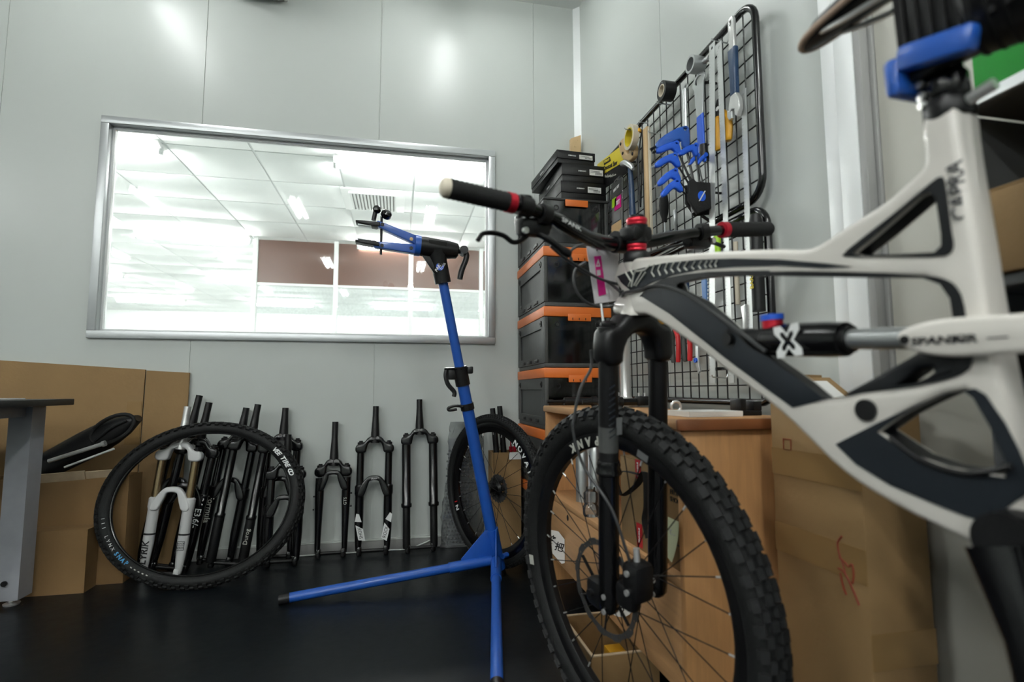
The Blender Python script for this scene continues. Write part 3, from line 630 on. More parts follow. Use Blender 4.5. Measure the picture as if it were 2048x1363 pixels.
for nm, p, q in (('jaw', (.085, .018), (.235, .062)), ('jaw', (.085, -.018), (.245, -.022))):
    up = V((0, 0, 1))
    P = [(p[0], p[1] + .019), (q[0], q[1] + .013), (q[0] + .012, q[1]), (q[0], q[1] - .011), (p[0], p[1] - .019)]
    j = part(nm, MB().ext([P], .034, basis(hc, ha, up, (0, -1, 0)), .003), 'blue', t)
    part('pivot_bolt', MB().cyl(hc + ha * .105 + up * p[1] + V((0, -.014, 0)), hc + ha * .105 + up * p[1] + V((0, -.021, 0)), .007), 'wood_light' if p[1] > 0 else 'black', j)
    part('pivot_bolt', MB().cyl(hc + ha * .218 + up * (q[1] - .001) + V((0, -.014, 0)), hc + ha * .218 + up * (q[1] - .001) + V((0, -.021, 0)), .007), 'black', j)
    k = 1 if p[1] > 0 else -1
    Q = [(-.035, -.004), (-.02, -.010), (.03, -.006), (.056, -.002), (.056, .005), (.02, .008), (-.035, .009)]
    Q = [(x_, -y_ if k < 0 else y_) for x_, y_ in Q]
    part('jaw_pad', MB().ext([Q], .05, basis(hc + ha * .262 + up * (q[1] - (.004 if k > 0 else -.004)), (ha - up * .02 * k).normalized(), up, (0, -1, 0)), .003), 'black', j)
    part('pad_insert', MB().box((0, 0, 0), (.05, .04, .004), basis(hc + ha * .285 + up * (q[1] - k * .014), ha, (0, 1, 0), ha.cross(V((0, 1, 0)))), .001), 'steel', j)
part('clamp_screw', MB().tube([hc + ha * .222 + V((0, 0, .10)), hc + ha * .222 + V((0, 0, -.055))], .005, 8), 'black', t)
part('adjusting_knob', MB().lathe([(0, -.012), (.016, -.012), (.021, -.006), (.021, .010), (.014, .018), (0, .02)], hc + ha * .205 + V((0, -.01, .103)), (.35, -.5, .6)), 'black_gloss', t)
part('adjusting_knob', MB().lathe([(0, -.010), (.012, -.01), (.016, -.004), (.016, .008), (.010, .015), (0, .016)], hc + ha * .240 + V((0, -.01, .118)), (-.1, -.6, .6)), 'black_gloss', t)
part('knob_stem', MB().tube([hc + ha * .252 + V((0, -.008, .075)), hc + ha * .245 + V((0, -.008, .115))], .009, 10), 'black', t)
part('cam_lever', MB().tube(smooth_path([hc - ha * .075, hc - ha * .115 + V((0, -.01, -.004)), hc - ha * .118 + V((0, -.012, -.03)), hc - ha * .100 + V((0, -.014, -.08)), hc - ha * .092 + V((0, -.014, -.118))]), .0115, 10), 'black', t)
part('lever_pivot', MB().cyl(hc - ha * .108 + V((0, .022, .002)), hc - ha * .108 + V((0, -.03, .002)), .017), 'black', t)
Ml = basis(at(1.262) + V((-.006, -.0335, .012)), (.985, .05, .16), (-.16, 0, .985), (0, -1, 0))
part('badge', MB().ext([[(.0155 * math.cos(k * PI / 10), .0155 * math.sin(k * PI / 10)) for k in range(20)]], .002, Ml), 'blue_grip', t)
part('badge_lettering', MB().text('PARK', .017, Ml @ Mx.Rotation(rad(52), 4, 'Z') @ Mx.Translation((-.006, .004, .0014)), shear=.2, bold=.02).text('TOOL', .013, Ml @ Mx.Rotation(rad(52), 4, 'Z') @ Mx.Translation((.006, -.01, .0014)), shear=.2), 'white_ink', t)

# ------------------------------------------------------------------ stacked crates in the corner
CX0, CX1, CY0, CY1 = .622, .930, 2.262, 2.790
solo('pallet', MB().span((CX0 + .01, CY0 + .01, 0), (CX1 - .01, CY1 - .01, .012)).span((CX0 + .01, CY0 + .01, .012), (CX0 + .06, CY1 - .01, .058)).span((CX1 - .06, CY0 + .01, .012), (CX1 - .01, CY1 - .01, .058)).span((CX0 + .01, CY0 + .01, .058), (CX1 - .01, CY1 - .01, .07)), 'crate_grey', 'dark plastic pallet under the crate stack', 'pallet')
crate_labels = ['lowest folding crate of the corner stack', 'second folding crate from the floor in the corner stack', 'grey folding crate with orange lid at desk-top height', 'grey folding crate with orange lid and smoky front, third from the top', 'grey folding crate with orange lid, second from the top', 'top folding crate with a smoky lid under the black boxes']
def crate(z0, h, label, lid):
    t = thing('folding_crate', label, 'crate', ((CX0 + CX1) / 2, (CY0 + CY1) / 2, z0), 'folding crates stacked in the corner')
    th = .014; hb = h - .045 if lid == 'orange' else h - .012; zt = z0 + hb
    part('base', MB().span((CX0 + .004, CY0 + .004, z0 + .001), (CX1 - .004, CY1 - .004, z0 + .02), .003), 'crate_grey', t)
    # left wall with a sunk field, a rib frame and two round catches
    y0, y1 = CY0 + .012, CY1
    sd = part('side_wall', MB().span((CX0 + .008, y0, z0 + .02), (CX0 + .016, y1, zt)), 'crate_grey', t)
    fy0, fy1, fz0, fz1 = y0 + .05, y1 - .05, z0 + .055, zt - .05
    F = [[(y0, z0 + .02), (y1, z0 + .02), (y1, zt), (y0, zt)], [(fy0, fz0), (fy1, fz0), (fy1, fz1), (fy0, fz1)]]
    part('rib_frame', MB().ext(F, .008, basis((CX0 + .004, 0, 0), (0, 1, 0), (0, 0, 1), (1, 0, 0)), .0015), 'crate_grey', sd)
    for y in (y0 + .045, y1 - .045): part('catch', MB().lathe([(.014, 0), (.014, .005), (.007, .005), (.007, 0)], (CX0 + .001, y, zt - .028), (-1, 0, 0), 14, closed=True), 'black', sd)
    for y in (y0 + .13, (y0 + y1) / 2, y1 - .13): part('hinge', MB().box((CX0 - .001, y, z0 + .034), (.008, .07, .014), bev=.003), 'black', sd)
    part('side_wall', MB().span((CX1 - .016, y0, z0 + .02), (CX1 - .004, y1, zt), .002), 'crate_grey', t)
    part('back_wall', MB().span((CX0 + .016, CY1 - .012, z0 + .02), (CX1 - .016, CY1 - .002, zt)), 'crate_grey', t)
    part('corner_post', MB().span((CX0, CY0, z0 + .02), (CX0 + .018, CY0 + .012, zt), .004), 'crate_grey', t); part('corner_post', MB().span((CX1 - .018, CY0, z0 + .02), (CX1, CY0 + .012, zt), .004), 'crate_grey', t)
    dr = part('front_door', MB().span((CX0 + .018, CY0 + .002, z0 + .02), (CX1 - .018, CY0 + .006, zt - .002)), 'smoke', t, 'smoky transparent door')
    F = [[(CX0 + .019, z0 + .021), (CX1 - .019, z0 + .021), (CX1 - .019, zt - .003), (CX0 + .019, zt - .003)], [(CX0 + .045, z0 + .05), (CX1 - .045, z0 + .05), (CX1 - .045, zt - .03), (CX0 + .045, zt - .03)]]
    part('door_rim', MB().ext([chaikin(F[0], 1), chaikin(F[1], 2)], .005, basis((0, CY0 + .0085, 0), (1, 0, 0), (0, 0, 1), (0, -1, 0)), .001), 'smoke', dr)
    for x in (CX0 + .06, CX1 - .06): part('catch', MB().lathe([(.013, 0), (.013, .004), (.008, .004), (.008, 0)], (x, CY0 + .003, zt - .035), (0, -1, 0), 14, closed=True), 'black', dr)
    if lid == 'orange':
        ld = part('lid', MB().span((CX0 - .004, CY0 - .006, zt), (CX1 + .004, CY1, z0 + h - .001), .004), 'orange', t, 'orange lid')
        part('lid_latch', MB().span((CX0 + .105, CY0 - .012, zt - .020), (CX1 - .095, CY0 - .006, zt + .012), .003), 'orange', ld)
        for k in range(3): part('latch_slot', MB().span((CX0 + .125 + .03 * k, CY0 - .0135, zt - .016), (CX0 + .128 + .03 * k, CY0 - .0115, zt - .006)), 'black', ld)
    else:
        ld = part('lid', MB().span((CX0 - .002, CY0 - .004, zt), (CX1 + .002, CY1, z0 + h), .004), 'crate_inside', t, 'smoky lid')
        part('lid_latch', MB().span((CX0 + .10, CY0 - .010, zt - .028), (CX1 - .10, CY0 - .004, zt + .004), .003), 'orange', ld, 'orange latch')
    return t
zs = [.07 + .27 * k for k in range(6)]
for k in range(5): crate(zs[k], .27, crate_labels[k], 'orange')
crate(1.42, .225, crate_labels[5], 'smoke')
# things inside the crates seen through the doors
solo('plastic_bag', MB().lathe([(.0, 0), (.08, .004), (.095, .04), (.06, .10), (.02, .13), (0, .135)], (.79, 2.36, 1.172), n=9), 'clear_plastic', 'crumpled clear bag behind the smoky door of the upper crate', 'bag', sharp=20)
solo('plastic_bag', MB().lathe([(.0, 0), (.09, .004), (.10, .03), (.075, .09), (.03, .12), (0, .125)], (.77, 2.37, .902), n=8), 'clear_plastic', 'crumpled clear bag behind the smoky door of the lower crate', 'bag', sharp=20)
solo('parts_box', MB().span((.71, 2.5, 1.442), (.90, 2.68, 1.55), .006), 'crate_inside', 'dark parts box inside the top crate', 'box')
# black shoe boxes on top
def flat_box(label, x0, x1, y0, y1, z0, h, rot, labx):
    c = V(((x0 + x1) / 2, y0, z0)); M = Mx.Translation(c) @ Mx.Rotation(rot, 4, 'Z'); w = (x1 - x0) / 2; l = y1 - y0
    t = thing('black_box', label, 'box', c, 'flat black boxes on the crate stack')
    part('tray', MB().span((-w + .003, .003, 0), (w - .003, l - .003, h * .4), .002, M), 'black', t)
    ld = part('lid', MB().span((-w, 0, h * .35), (w, l, h - .001), .002, M), 'black', t)
    part('label', MB().span((labx, -.0012, h * .42), (labx + .065, -.0002, h * .75), 0, M), 'paper', ld, 'white bar code label')
    mb = MB()
    for k in range(9): mb.span((labx + .028 + k * .0038, -.0018, h * .46), (labx + .0295 + k * .0038, -.0013, h * .58), 0, M)
    for k in range(2): mb.span((labx + .004, -.0018, h * (.58 + .07 * k)), (labx + .05, -.0013, h * (.60 + .07 * k)), 0, M)
    part('label_print', mb, 'black_ink', ld)
    part('brand_mark', MB().text('SHIMANO', .0085, M @ basis((labx - .035, -.0005, h * .62), (1, 0, 0), (0, 0, 1), (0, -1, 0)), bold=.02), 'white_ink', ld)
    part('brand_mark', MB().text('SHIMANO', .012, M @ basis((-w - .0005, l * .55, h * .6), (0, -1, 0), (0, 0, 1), (-1, 0, 0)), bold=.02), 'white_ink', ld)
flat_box('flat black box at the bottom of the stack on the crates', .705, .925, 2.268, 2.70, 1.646, .083, .03, .02)
flat_box('flat black box in the middle of the stack on the crates', .712, .918, 2.27, 2.68, 1.730, .083, .0, .03)
flat_box('flat black box on top of the stack on the crates', .690, .878, 2.275, 2.68, 1.814, .062, .05, .015)
# wooden block on the corner strip
solo('wooden_block', MB().ext([[(-.03, 0), (.028, 0), (.028, .10), (-.03, .075)]], .03, basis((.947, 2.760, 2.10), (1, 0, 0), (0, 0, 1), (0, -1, 0)), .002).cyl((.94, 2.744, 2.13), (.94, 2.741, 2.13), .004).cyl((.955, 2.744, 2.17), (.955, 2.741, 2.17), .004), 'wood_light', 'small light wooden block screwed into the wall corner', 'block')

# ------------------------------------------------------------------ wooden desk
DX, DY0, DY1, DZ = .612, 1.106, 2.245, .716
t = thing('wooden_desk', 'open-sided wooden desk cabinet along the right wall', 'desk', (.79, 1.67, 0))
part('top', MB().span((DX - .004, DY0, DZ - .026), (XW - .075, DY1, DZ), .006), 'wood', t)
part('top_edging', MB().span((DX - .010, DY0 - .012, DZ - .027), (XW - .075, DY0 - .0005, DZ - .001), .005), 'wood_edge', t)
part('near_end_panel', MB().span((DX + .004, DY0 + .002, .0), (XW - .08, DY0 + .022, DZ - .027), .001), 'wood_end', t)
part('far_end_panel', MB().span((DX + .004, DY1 - .024, .0), (XW - .08, DY1 - .004, DZ - .027), .001), 'wood_end', t)
part('back_panel', MB().span((XW - .092, DY0 + .022, .05), (XW - .081, DY1 - .024, DZ - .027)), 'wood_end', t)
part('shelf', MB().span((DX + .004, DY0 + .0225, .345), (XW - .094, DY1 - .0245, .363), .001), 'wood', t)
dw = part('drawer_front', MB().span((DX + .004, DY0 + .30, .118), (DX + .022, DY1 - .026, .342), .002), 'wood', t)
part('finger_hole', MB().cyl((DX + .0035, 1.94, .315), (DX + .0045, 1.94, .315), .011, n=14), 'black_ink', dw)
dw = part('drawer_front', MB().span((DX + .004, DY0 + .0235, .118), (DX + .022, DY0 + .296, .342), .002), 'wood', t)
part('bottom_shelf', MB().span((DX + .022, DY0 + .0225, .120), (XW - .094, DY1 - .0245, .134)), 'wood', t)
# slips of paper on the desk
Mc = basis((DX + .002, 1.975, .20), (.976, -.217, 0), (0, 0, 1), (-.217, -.976, 0))
lb = solo('paper_label', MB().ext([[(-.012, -.058), (.0, -.055), (.0, .03), (-.022, .058), (-.05, .064), (-.068, .052), (-.076, .03), (-.072, .008)]], .001, Mc), 'paper', 'white hand-cut paper label with two black characters on the desk front', 'label')
part('handwriting', MB().text('按', .034, Mc @ Mx.Translation((-.051, .028, .0008)) @ Mx.Rotation(rad(-18), 4, 'Z'), bold=.015).text('把', .034, Mc @ Mx.Translation((-.020, .0, .0008)) @ Mx.Rotation(rad(-18), 4, 'Z'), bold=.015), 'black_ink', lb)
vv = []; ff = []
for j in range(9):
    z = .49 - .085 * j / 8; off = .012 * (j / 8) ** 2
    for y in (1.17, 1.118): vv.append((DX - .002 - off * (1.6 if y < 1.15 else .6), y, z)); vv.append((DX - .001 - off * (1.6 if y < 1.15 else .6), y, z))
for j in range(8):
    a_ = 4 * j; ff += [(a_, a_ + 2, a_ + 6, a_ + 4), (a_ + 1, a_ + 5, a_ + 7, a_ + 3)]
st = solo('sticky_note', MB().add(vv, ff), 'paper_yellow', 'pale yellow sticky note curling off the desk end edge', 'note')
part('handwriting', MB().text('5x', .03, basis((DX - .004, 1.143, .455), (0, -1, 0), (0, 0, 1), (-1, 0, 0))), 'decal_line', st)
Mc = basis((DX + .002, 1.385, .205), (.976, -.217, 0), (0, 0, 1), (-.217, -.976, 0))
tg_ = solo('round_tag', MB().ext([[(-.028 + .029 * math.cos(k * PI / 12), .021 * math.sin(k * PI / 12)) for k in range(24)]], .001, Mc), 'paper', 'round white paper tag on the desk front behind the brake disc', 'label')
part('handwriting', MB().text('6', .03, Mc @ Mx.Translation((-.024, .0, .0008)) @ Mx.Rotation(rad(-60), 4, 'Z')), 'black_ink', tg_)
# cartons and bottles on the desk shelf
def solid_carton(name, label, lo, hi, mat='cardboard', cat='box'):
    lo, hi = V(lo), V(hi); t = thing(name, label, cat, ((lo.x + hi.x) / 2, (lo.y + hi.y) / 2, lo.z)); my = (lo.y + hi.y) / 2
    part('body', MB().span(lo, (hi.x, hi.y, hi.z - .003), .002), mat, t)
    part('flap', MB().span((lo.x, lo.y, hi.z - .003), (hi.x, my - .0007, hi.z)), mat, t); part('flap', MB().span((lo.x, my + .0007, hi.z - .003), (hi.x, hi.y, hi.z)), mat, t)
    return t
bx = solid_carton('taped_carton', 'brown carton closed with red tape on the desk shelf', (.628, 1.235, .3635), (.79, 1.475, .595))
for (z0, z1) in ((.545, .5955), (.37, .43)):
    tp = part('tape', MB().span((.6265, 1.34, z0), (.6279, 1.372, z1)), 'red_plain', bx, 'red packing tape')
    part('tape_print', MB().text('FRAGILE', .010, basis((.6262, 1.356, (z0 + z1) / 2), (0, 0, 1), (0, 1, 0), (-1, 0, 0)), bold=.03), 'white_ink', tp)
bx = solid_carton('printed_carton', 'darker brown carton with black print at the near end of the desk shelf', (.640, 1.134, .3635), (.79, 1.225, .60), 'cardboard_dark')
part('print', MB().text('FRONT\nSHOCK', .017, basis((.6393, 1.18, .53), (0, -1, 0), (0, 0, 1), (-1, 0, 0))), 'black_ink', bx)
part('print_rule', MB().span((.6393, 1.14, .45), (.6399, 1.22, .453)).span((.6393, 1.14, .42), (.6399, 1.22, .423)), 'black_ink', bx)
part('label', MB().span((.6392, 1.14, .485), (.6399, 1.165, .545)), 'paper', bx)
for k, (y, r) in enumerate(((1.98, .026), (1.905, .024), (1.84, .022))): 
    solo('spray_can', MB().lathe([(r, 0), (r, .20), (r * .8, .215), (r * .4, .22), (r * .4, .24), (0, .24)], (.69 + .02 * (k % 2), y, .3635)), 'steel' if k != 1 else 'plate', ['silver can at the far end of the desk shelf', 'pale lilac can in the middle of three on the desk shelf', 'silver can nearest the glass jar on the desk shelf'][k], 'can', 'cans on the desk shelf')
solo('glass_jar', MB().lathe([(.0, 0), (.024, .0), (.027, .008), (.027, .03), (.021, .04), (.024, .05), (.024, .075), (.015, .085), (.015, .095), (0, .095)], (.635, 1.745, .3635), n=16), 'clear_plastic', 'small clear glass jar on the edge of the desk shelf', 'jar')
sp = smooth_path([(.622, 1.34, .56), (.600, 1.395, .56), (.592, 1.42, .535), (.594, 1.40, .50), (.598, 1.37, .505), (.604, 1.31, .54), (.606, 1.27, .575), (.604, 1.262, .50), (.602, 1.27, .46), (.604, 1.255, .42)])
solo('black_strap', MB().tube(sp, .009, 8, flat=.18), 'black_matte', 'black webbing strap looped over the taped carton', 'strap')
# open tray carton on the floor, pushed under the desk
t = carton('tray_carton', 'low open brown carton on the floor under the desk edge', (.485, 1.345, .001), (.668, 1.60, .113), 'cardboard', .006)
for a_, b_ in (((.485, 1.345), (.668, 1.351)), ((.485, 1.594), (.668, 1.60)), ((.485, 1.351), (.491, 1.594)), ((.662, 1.351), (.668, 1.594))):
    part('rim', MB().span((a_[0] - .001, a_[1] - .001, .113), (b_[0] + .001, b_[1] + .001, .117), .001), 'cardboard_edge', t)
solo('brake_pad_pack', MB().span((.60, 1.48, .008), (.65, 1.56, .04), .004), 'yellow_tool', 'small orange pack inside the low open carton', 'pack')
solo('steel_ring', MB().lathe([(.022, 0), (.022, .012), (.014, .012), (.014, 0)], (.575, 1.52, .008), closed=True), 'steel', 'steel ring inside the low open carton', 'ring')
# things on the desk top
DT = DZ + .0005
def seatpost(label, y, x0, x1, r, zoff=0):
    t = thing('dropper_post', label, 'seatpost', ((x0 + x1) / 2, y, DT), 'seatposts lying on the desk'); z = DT + r * 1.3
    part('outer_tube', MB().tube([(x0 + .07, y, z), (x0 + (x1 - x0) * .6, y, z)], r, 16), 'black', t)
    part('inner_tube', MB().tube([(x0 + (x1 - x0) * .6, y, z), (x1 - .03, y, z)], r * .85, 16), 'black_gloss', t)
    part('collar', MB().tube([(x0 + (x1 - x0) * .57, y, z), (x0 + (x1 - x0) * .63, y, z)], r * 1.25, 16), 'black', t)
    part('lever_end', MB().tube([(x0, y, z), (x0 + .02, y, z), (x0 + .03, y, z), (x0 + .075, y, z)], [r * .45, r * .55, r * .35, r * .5], 12), 'black', t)
    hd = part('head', MB().box((x1 - .01, y, z + .004), (.05, .04, .035), bev=.008), 'black', t)
    for s in (-.012, .012): part('bolt', MB().cyl((x1 - .01 + s, y, z + .02), (x1 - .01 + s, y, z + .034), .005), 'silver', hd)
seatpost('long black dropper seatpost lying across the far end of the desk', 2.06, .575, .90, .0155)
seatpost('black dropper seatpost with its head towards the tool grid', 1.885, .66, .905, .0155)
solo('floor_pump_barrel', MB().lathe([(.052, 0), (.052, .006), (.036, .02), (.024, .036), (.021, .045), (.021, .275), (.024, .28), (.024, .30), (0, .30)], (.868, 1.972, DT), n=28), 'silver', 'silver metal post with a flared foot standing on the desk', 'post')
t = thing('white_tray', 'shallow white tray on the near part of the desk', 'tray', (.74, 1.20, DT))
part('tray_base', MB().span((.66, 1.145, DT), (.80, 1.26, DT + .004), .001), 'paper', t)
for a_, b_ in (((.66, 1.145), (.80, 1.149)), ((.66, 1.256), (.80, 1.26)), ((.66, 1.149), (.664, 1.256)), ((.796, 1.149), (.80, 1.256))): part('tray_rim', MB().span((a_[0], a_[1], DT + .004), (b_[0], b_[1], DT + .013)), 'paper', t)
t = thing('metal_clip_ring', 'bright ring fitting lying behind the white tray', 'ring', (.745, 1.36, DT))
part('ring', torus(MB(), .014, .004, basis((.745, 1.36, DT + .018), (1, 0, 0), (0, 0, 1), (0, -1, 0)), 24, 8), 'silver', t)
t = thing('black_jig', 'black U-shaped jig block standing on the desk below the grid', 'jig', (.85, 1.21, DT))
part('jig_base', MB().span((.826, 1.19, DT), (.885, 1.235, DT + .012), .002), 'black', t)
part('jig_post', MB().span((.826, 1.19, DT + .012), (.842, 1.235, DT + .042), .002), 'black', t); part('jig_post', MB().span((.862, 1.19, DT + .012), (.885, 1.235, DT + .035), .002), 'black', t)

# ------------------------------------------------------------------ tall carton and rack at the right
t = thing('tall_carton', 'tall taped brown carton with a red scrawl standing by the desk end', 'box', (.865, .93, 0))
tc_ = (.80, .818, 0), (.935, 1.05, .752)
part('body', MB().span(*tc_, .004), 'cardboard', t)
part('packing_tape', MB().span((.7988, .818, .60), (.7998, 1.049, .655)), 'tape_clear', t); part('packing_tape', MB().span((.7988, .818, .44), (.7998, 1.049, .50)), 'tape_clear', t)
part('packing_tape', MB().span((.80, .8168, .30), (.935, .8178, .36)), 'tape_clear', t)
part('printed_square', MB().ext([[(-.012, -.012), (.012, -.012), (.012, .012), (-.012, .012)], [(-.010, -.010), (.010, -.010), (.010, .010), (-.010, .010)]], .0008, basis((.7992, 1.0, .665), (0, -1, 0), (0, 0, 1), (-1, 0, 0))), 'red_marker', t)
part('top_flap', lean_sheet(.80, .935, .752, .815, .812, 1.035, 1.05, .004, 1), 'cardboard', t); part('top_flap', MB().box((0, 0, 0), (.134, .10, .004), basis((.868, .985, .776), (1, 0, 0), (0, .82, .57), (0, -.57, .82))), 'cardboard', t)
part('side_flap', MB().span((.802, .83, .752), (.93, 1.03, .757)), 'cardboard', t)
part('shipping_label', MB().box((0, 0, 0), (.085, .06, .0015), basis((.868, .982, .7805), (1, 0, 0), (0, .82, .57), (0, -.57, .82))), 'paper', t, 'white shipping label')
mb = MB()
def scr(y, z): return (.7985, y, z)
for P in ([(.868, .512), (.878, .498), (.876, .478), (.868, .462), (.864, .445)], [(.876, .472), (.862, .466), (.856, .462), (.848, .468), (.846, .450), (.850, .435)], [(.880, .452), (.865, .447), (.850, .425), (.838, .402)], [(.876, .445), (.872, .425), (.865, .41)]):
    mb.tube(smooth_path([scr(y, z) for y, z in P]), .0019, 5, flat=1)
part('marker_scrawl', mb, 'red_marker', t, 'red hand-drawn scrawl')
# rack
t = thing('storage_rack', 'dark metal storage rack at the right edge', 'rack', (.90, .42, 0))
for z in (.30, .915, 1.178): part('shelf', MB().span((.80, .20, z), (.99, .600, z + .014), .002), 'rack_metal', t); 
part('shelf_lip', MB().span((.796, .20, 1.180), (.80, .602, 1.196), .001), 'alu', t); part('shelf_lip', MB().span((.796, .20, .917), (.80, .602, .933), .001), 'rack_metal', t)
for y in (.21, .585): part('post', MB().span((.965, y, 0), (.99, y + .015, 1.65), .001), 'rack_metal', t)
part('post', MB().span((.80, .205, 0), (.82, .225, 1.65), .001), 'rack_metal', t)
part('side_panel', MB().span((.812, .603, 0), (.99, .606, 1.178)), 'rack_metal', t)
part('back_sheet', MB().span((.987, .22, .2), (.990, .585, 1.6)), 'rack_metal', t)
t = thing('green_bin', 'bright green plastic bin on the upper rack shelf', 'bin', (.9, .45, 1.193))
part('body', MB().ext([[(.812, .25), (.812, .59), (.975, .59), (.975, .25)]], .15, Mx.Translation((0, 0, 1.27)), .006), 'green', t)
part('rim', MB().ext([[(.806, .245), (.806, .595), (.98, .595), (.98, .245)]], .014, Mx.Translation((0, 0, 1.342)), .003), 'green', t)
for k in range(3): part('rib', MB().span((.808, .33 + .09 * k, 1.21), (.8115, .336 + .09 * k, 1.33)), 'green', t)
bx = solid_carton('shelf_carton', 'flat brown carton on the middle rack shelf', (.786, .24, .934), (.965, .592, 1.050), 'cardboard')
solo('dark_bin', MB().span((.82, .24, .315), (.97, .58, .60), .01), 'black', 'black bin on the lower rack shelf', 'bin')

# ------------------------------------------------------------------ wire grids on the right wall
GX = .955
def grid(label, y0, y1, z0, z1, far_open=False):
    t = thing('wire_grid', label, 'grid panel', (GX, (y0 + y1) / 2, z0), 'black wire grids on the right wall'); r = .06; P = []
    for (cy, cz, a0) in ((y0 + r, z0 + r, 180), (y1 - r, z0 + r, 270), (y1 - r, z1 - r, 0), (y0 + r, z1 - r, 90)):
        for k in range(7):
            a_ = rad(a0 + 15 * k); P.append((GX, cy + r * math.cos(a_), cz + r * math.sin(a_)))
    part('frame', MB().tube(P, .0105, 12, closed=True), 'black_gloss', t)
    n = round((y1 - y0) / .05); d = (y1 - y0) / n
    v0 = part('wire', MB().tube([(GX - .002, y0 + d, z0 + .006), (GX - .002, y0 + d, z1 - .006)], .0022, 6), 'black', t)
    for k in range(2, n): sub(v0, (0, (k - 1) * d, 0))
    m = round((z1 - z0) / .05); d = (z1 - z0) / m
    h0 = part('wire', MB().tube([(GX + .002, y0 + .006, z0 + d), (GX + .002, y1 - .006, z0 + d)], .0022, 6), 'black', t)
    for k in range(2, m): sub(h0, (0, 0, (k - 1) * d))
    for y in (y0 + .25, y1 - .3):
        for z in (z0 + .1, z1 - .1): part('wall_hook', MB().tube([(XW, y, z), (GX + .006, y, z), (GX - .008, y, z)], .004, 8), 'black', t)
    return t
grid('upper black wire grid hung with hex keys and rulers', 1.238, 2.40, 1.302, 1.868)
grid('lower black wire grid behind the bicycle top tube', 1.228, 2.20, .745, 1.272)
def MG(y, z, off=.012, rot=0.): return basis((GX - off, y, z), (0, -1, 0), (0, 0, 1), (-1, 0, 0)) @ Mx.Rotation(rad(rot), 4, 'Z')
def hook(y, z, ln=.05):
    return MB().tube([(GX - .001, y, z + .012), (GX - .006, y, z), (GX - ln, y, z + .002), (GX - ln - .004, y, z + .008)], .002, 6)
hk = 0
for (y, z, ln, w) in ((1.665, 1.858, .055, 'through the black tape roll'), (1.395, 1.842, .03, 'at the top of the first ruler'), (1.36, 1.815, .03, 'at the top of the second ruler'), (1.945, 1.826, .075, 'through the white tape roll'), (1.885, 1.83, .04, 'at the top of the wooden stick'), (1.70, 1.805, .06, 'empty on the upper grid left of the file'), (1.43, .815, .05, 'empty near the foot of the lower grid'), (1.79, 1.74, .05, 'empty on the upper grid beside the stick')):
    solo('grid_hook', hook(y, z, ln), 'steel', f'thin steel hook {w}', 'hook', 'hooks on the wire grids')
def tape_roll(name, label, y, z, x, ro, ri, w, mat, core):
    t = thing(name, label, 'tape', (x, y, z - ro))
    part('roll', MB().lathe([(ro, -w / 2), (ro, w / 2), (ri + .004, w / 2), (ri + .004, -w / 2)], (x, y, z), (-1, 0, 0), 32, closed=True), mat, t)
    part('core', MB().lathe([(ri + .0035, -w / 2 - .001), (ri + .0035, w / 2 + .001), (ri, w / 2 + .001), (ri, -w / 2 - .001)], (x, y, z), (-1, 0, 0), 32, closed=True), core, t)
tape_roll('tape_roll', 'roll of black tape on the top rail of the upper grid', 1.672, 1.838, .918, .034, .018, .042, 'black', 'cream')
tape_roll('tape_roll', 'roll of white masking tape with a yellow core hanging over the saw handle', 1.945, 1.796, .905, .05, .034, .024, 'cream', 'yellow')
# bottom bracket socket
t = thing('socket_tool', 'silver ring socket tool on the upper grid top rail', 'tool', (.925, 1.487, 1.80))
part('ring', MB().lathe([(.026, -.02), (.028, .0), (.028, .025), (.021, .025), (.020, -.02)], (.925, 1.487, 1.822), (-1, 0, 0), 24, closed=True), 'steel', t)
part('drive', MB().tube([(.945, 1.487, 1.822), (.925, 1.487, 1.822)], .016, 16).tube([(.935, 1.475, 1.822), (.935, 1.43, 1.812)], .009, 10), 'steel', t)
# headset wrench with blue handle
t = thing('flat_wrench', 'flat steel wrench with a round eye and blue handle', 'wrench', (.94, 1.49, 1.56)); M = MG(1.492, 1.76, .022) @ Mx.Diagonal((1.75, 1.15, 1, 1))
P = [(.021 * math.cos(rad(a_)), .021 * math.sin(rad(a_)) + .01) for a_ in range(-40, 221, 20)] + [(-.012, -.06), (-.009, -.095), (.009, -.095), (.012, -.06)]
part('wrench_head', MB().ext([P, [(.012 * math.cos(rad(a_)), .012 * math.sin(rad(a_)) + .012) for a_ in range(0, 360, 24)]], .005, M, .0008), 'steel', t)
part('handle', MB().ext([[(-.0105, -.09), (.0105, -.09), (.011, -.215), (-.011, -.215)]], .008, M, .003), 'blue_grip', t)
# round file
t = thing('steel_file', 'long grey steel file hanging left of the flat wrench', 'file', (.94, 1.58, 1.58))
part('blade', MB().tube([(.93, 1.583, 1.58), (.93, 1.581, 1.66), (.93, 1.579, 1.79)], [.008, .012, .013], 10, flat=.6), 'steel', t); part('eye', torus(MB(), .010, .003, basis((.938, 1.578, 1.80), (0, 1, 0), (0, 0, 1), (1, 0, 0)), 20, 6), 'steel', t)
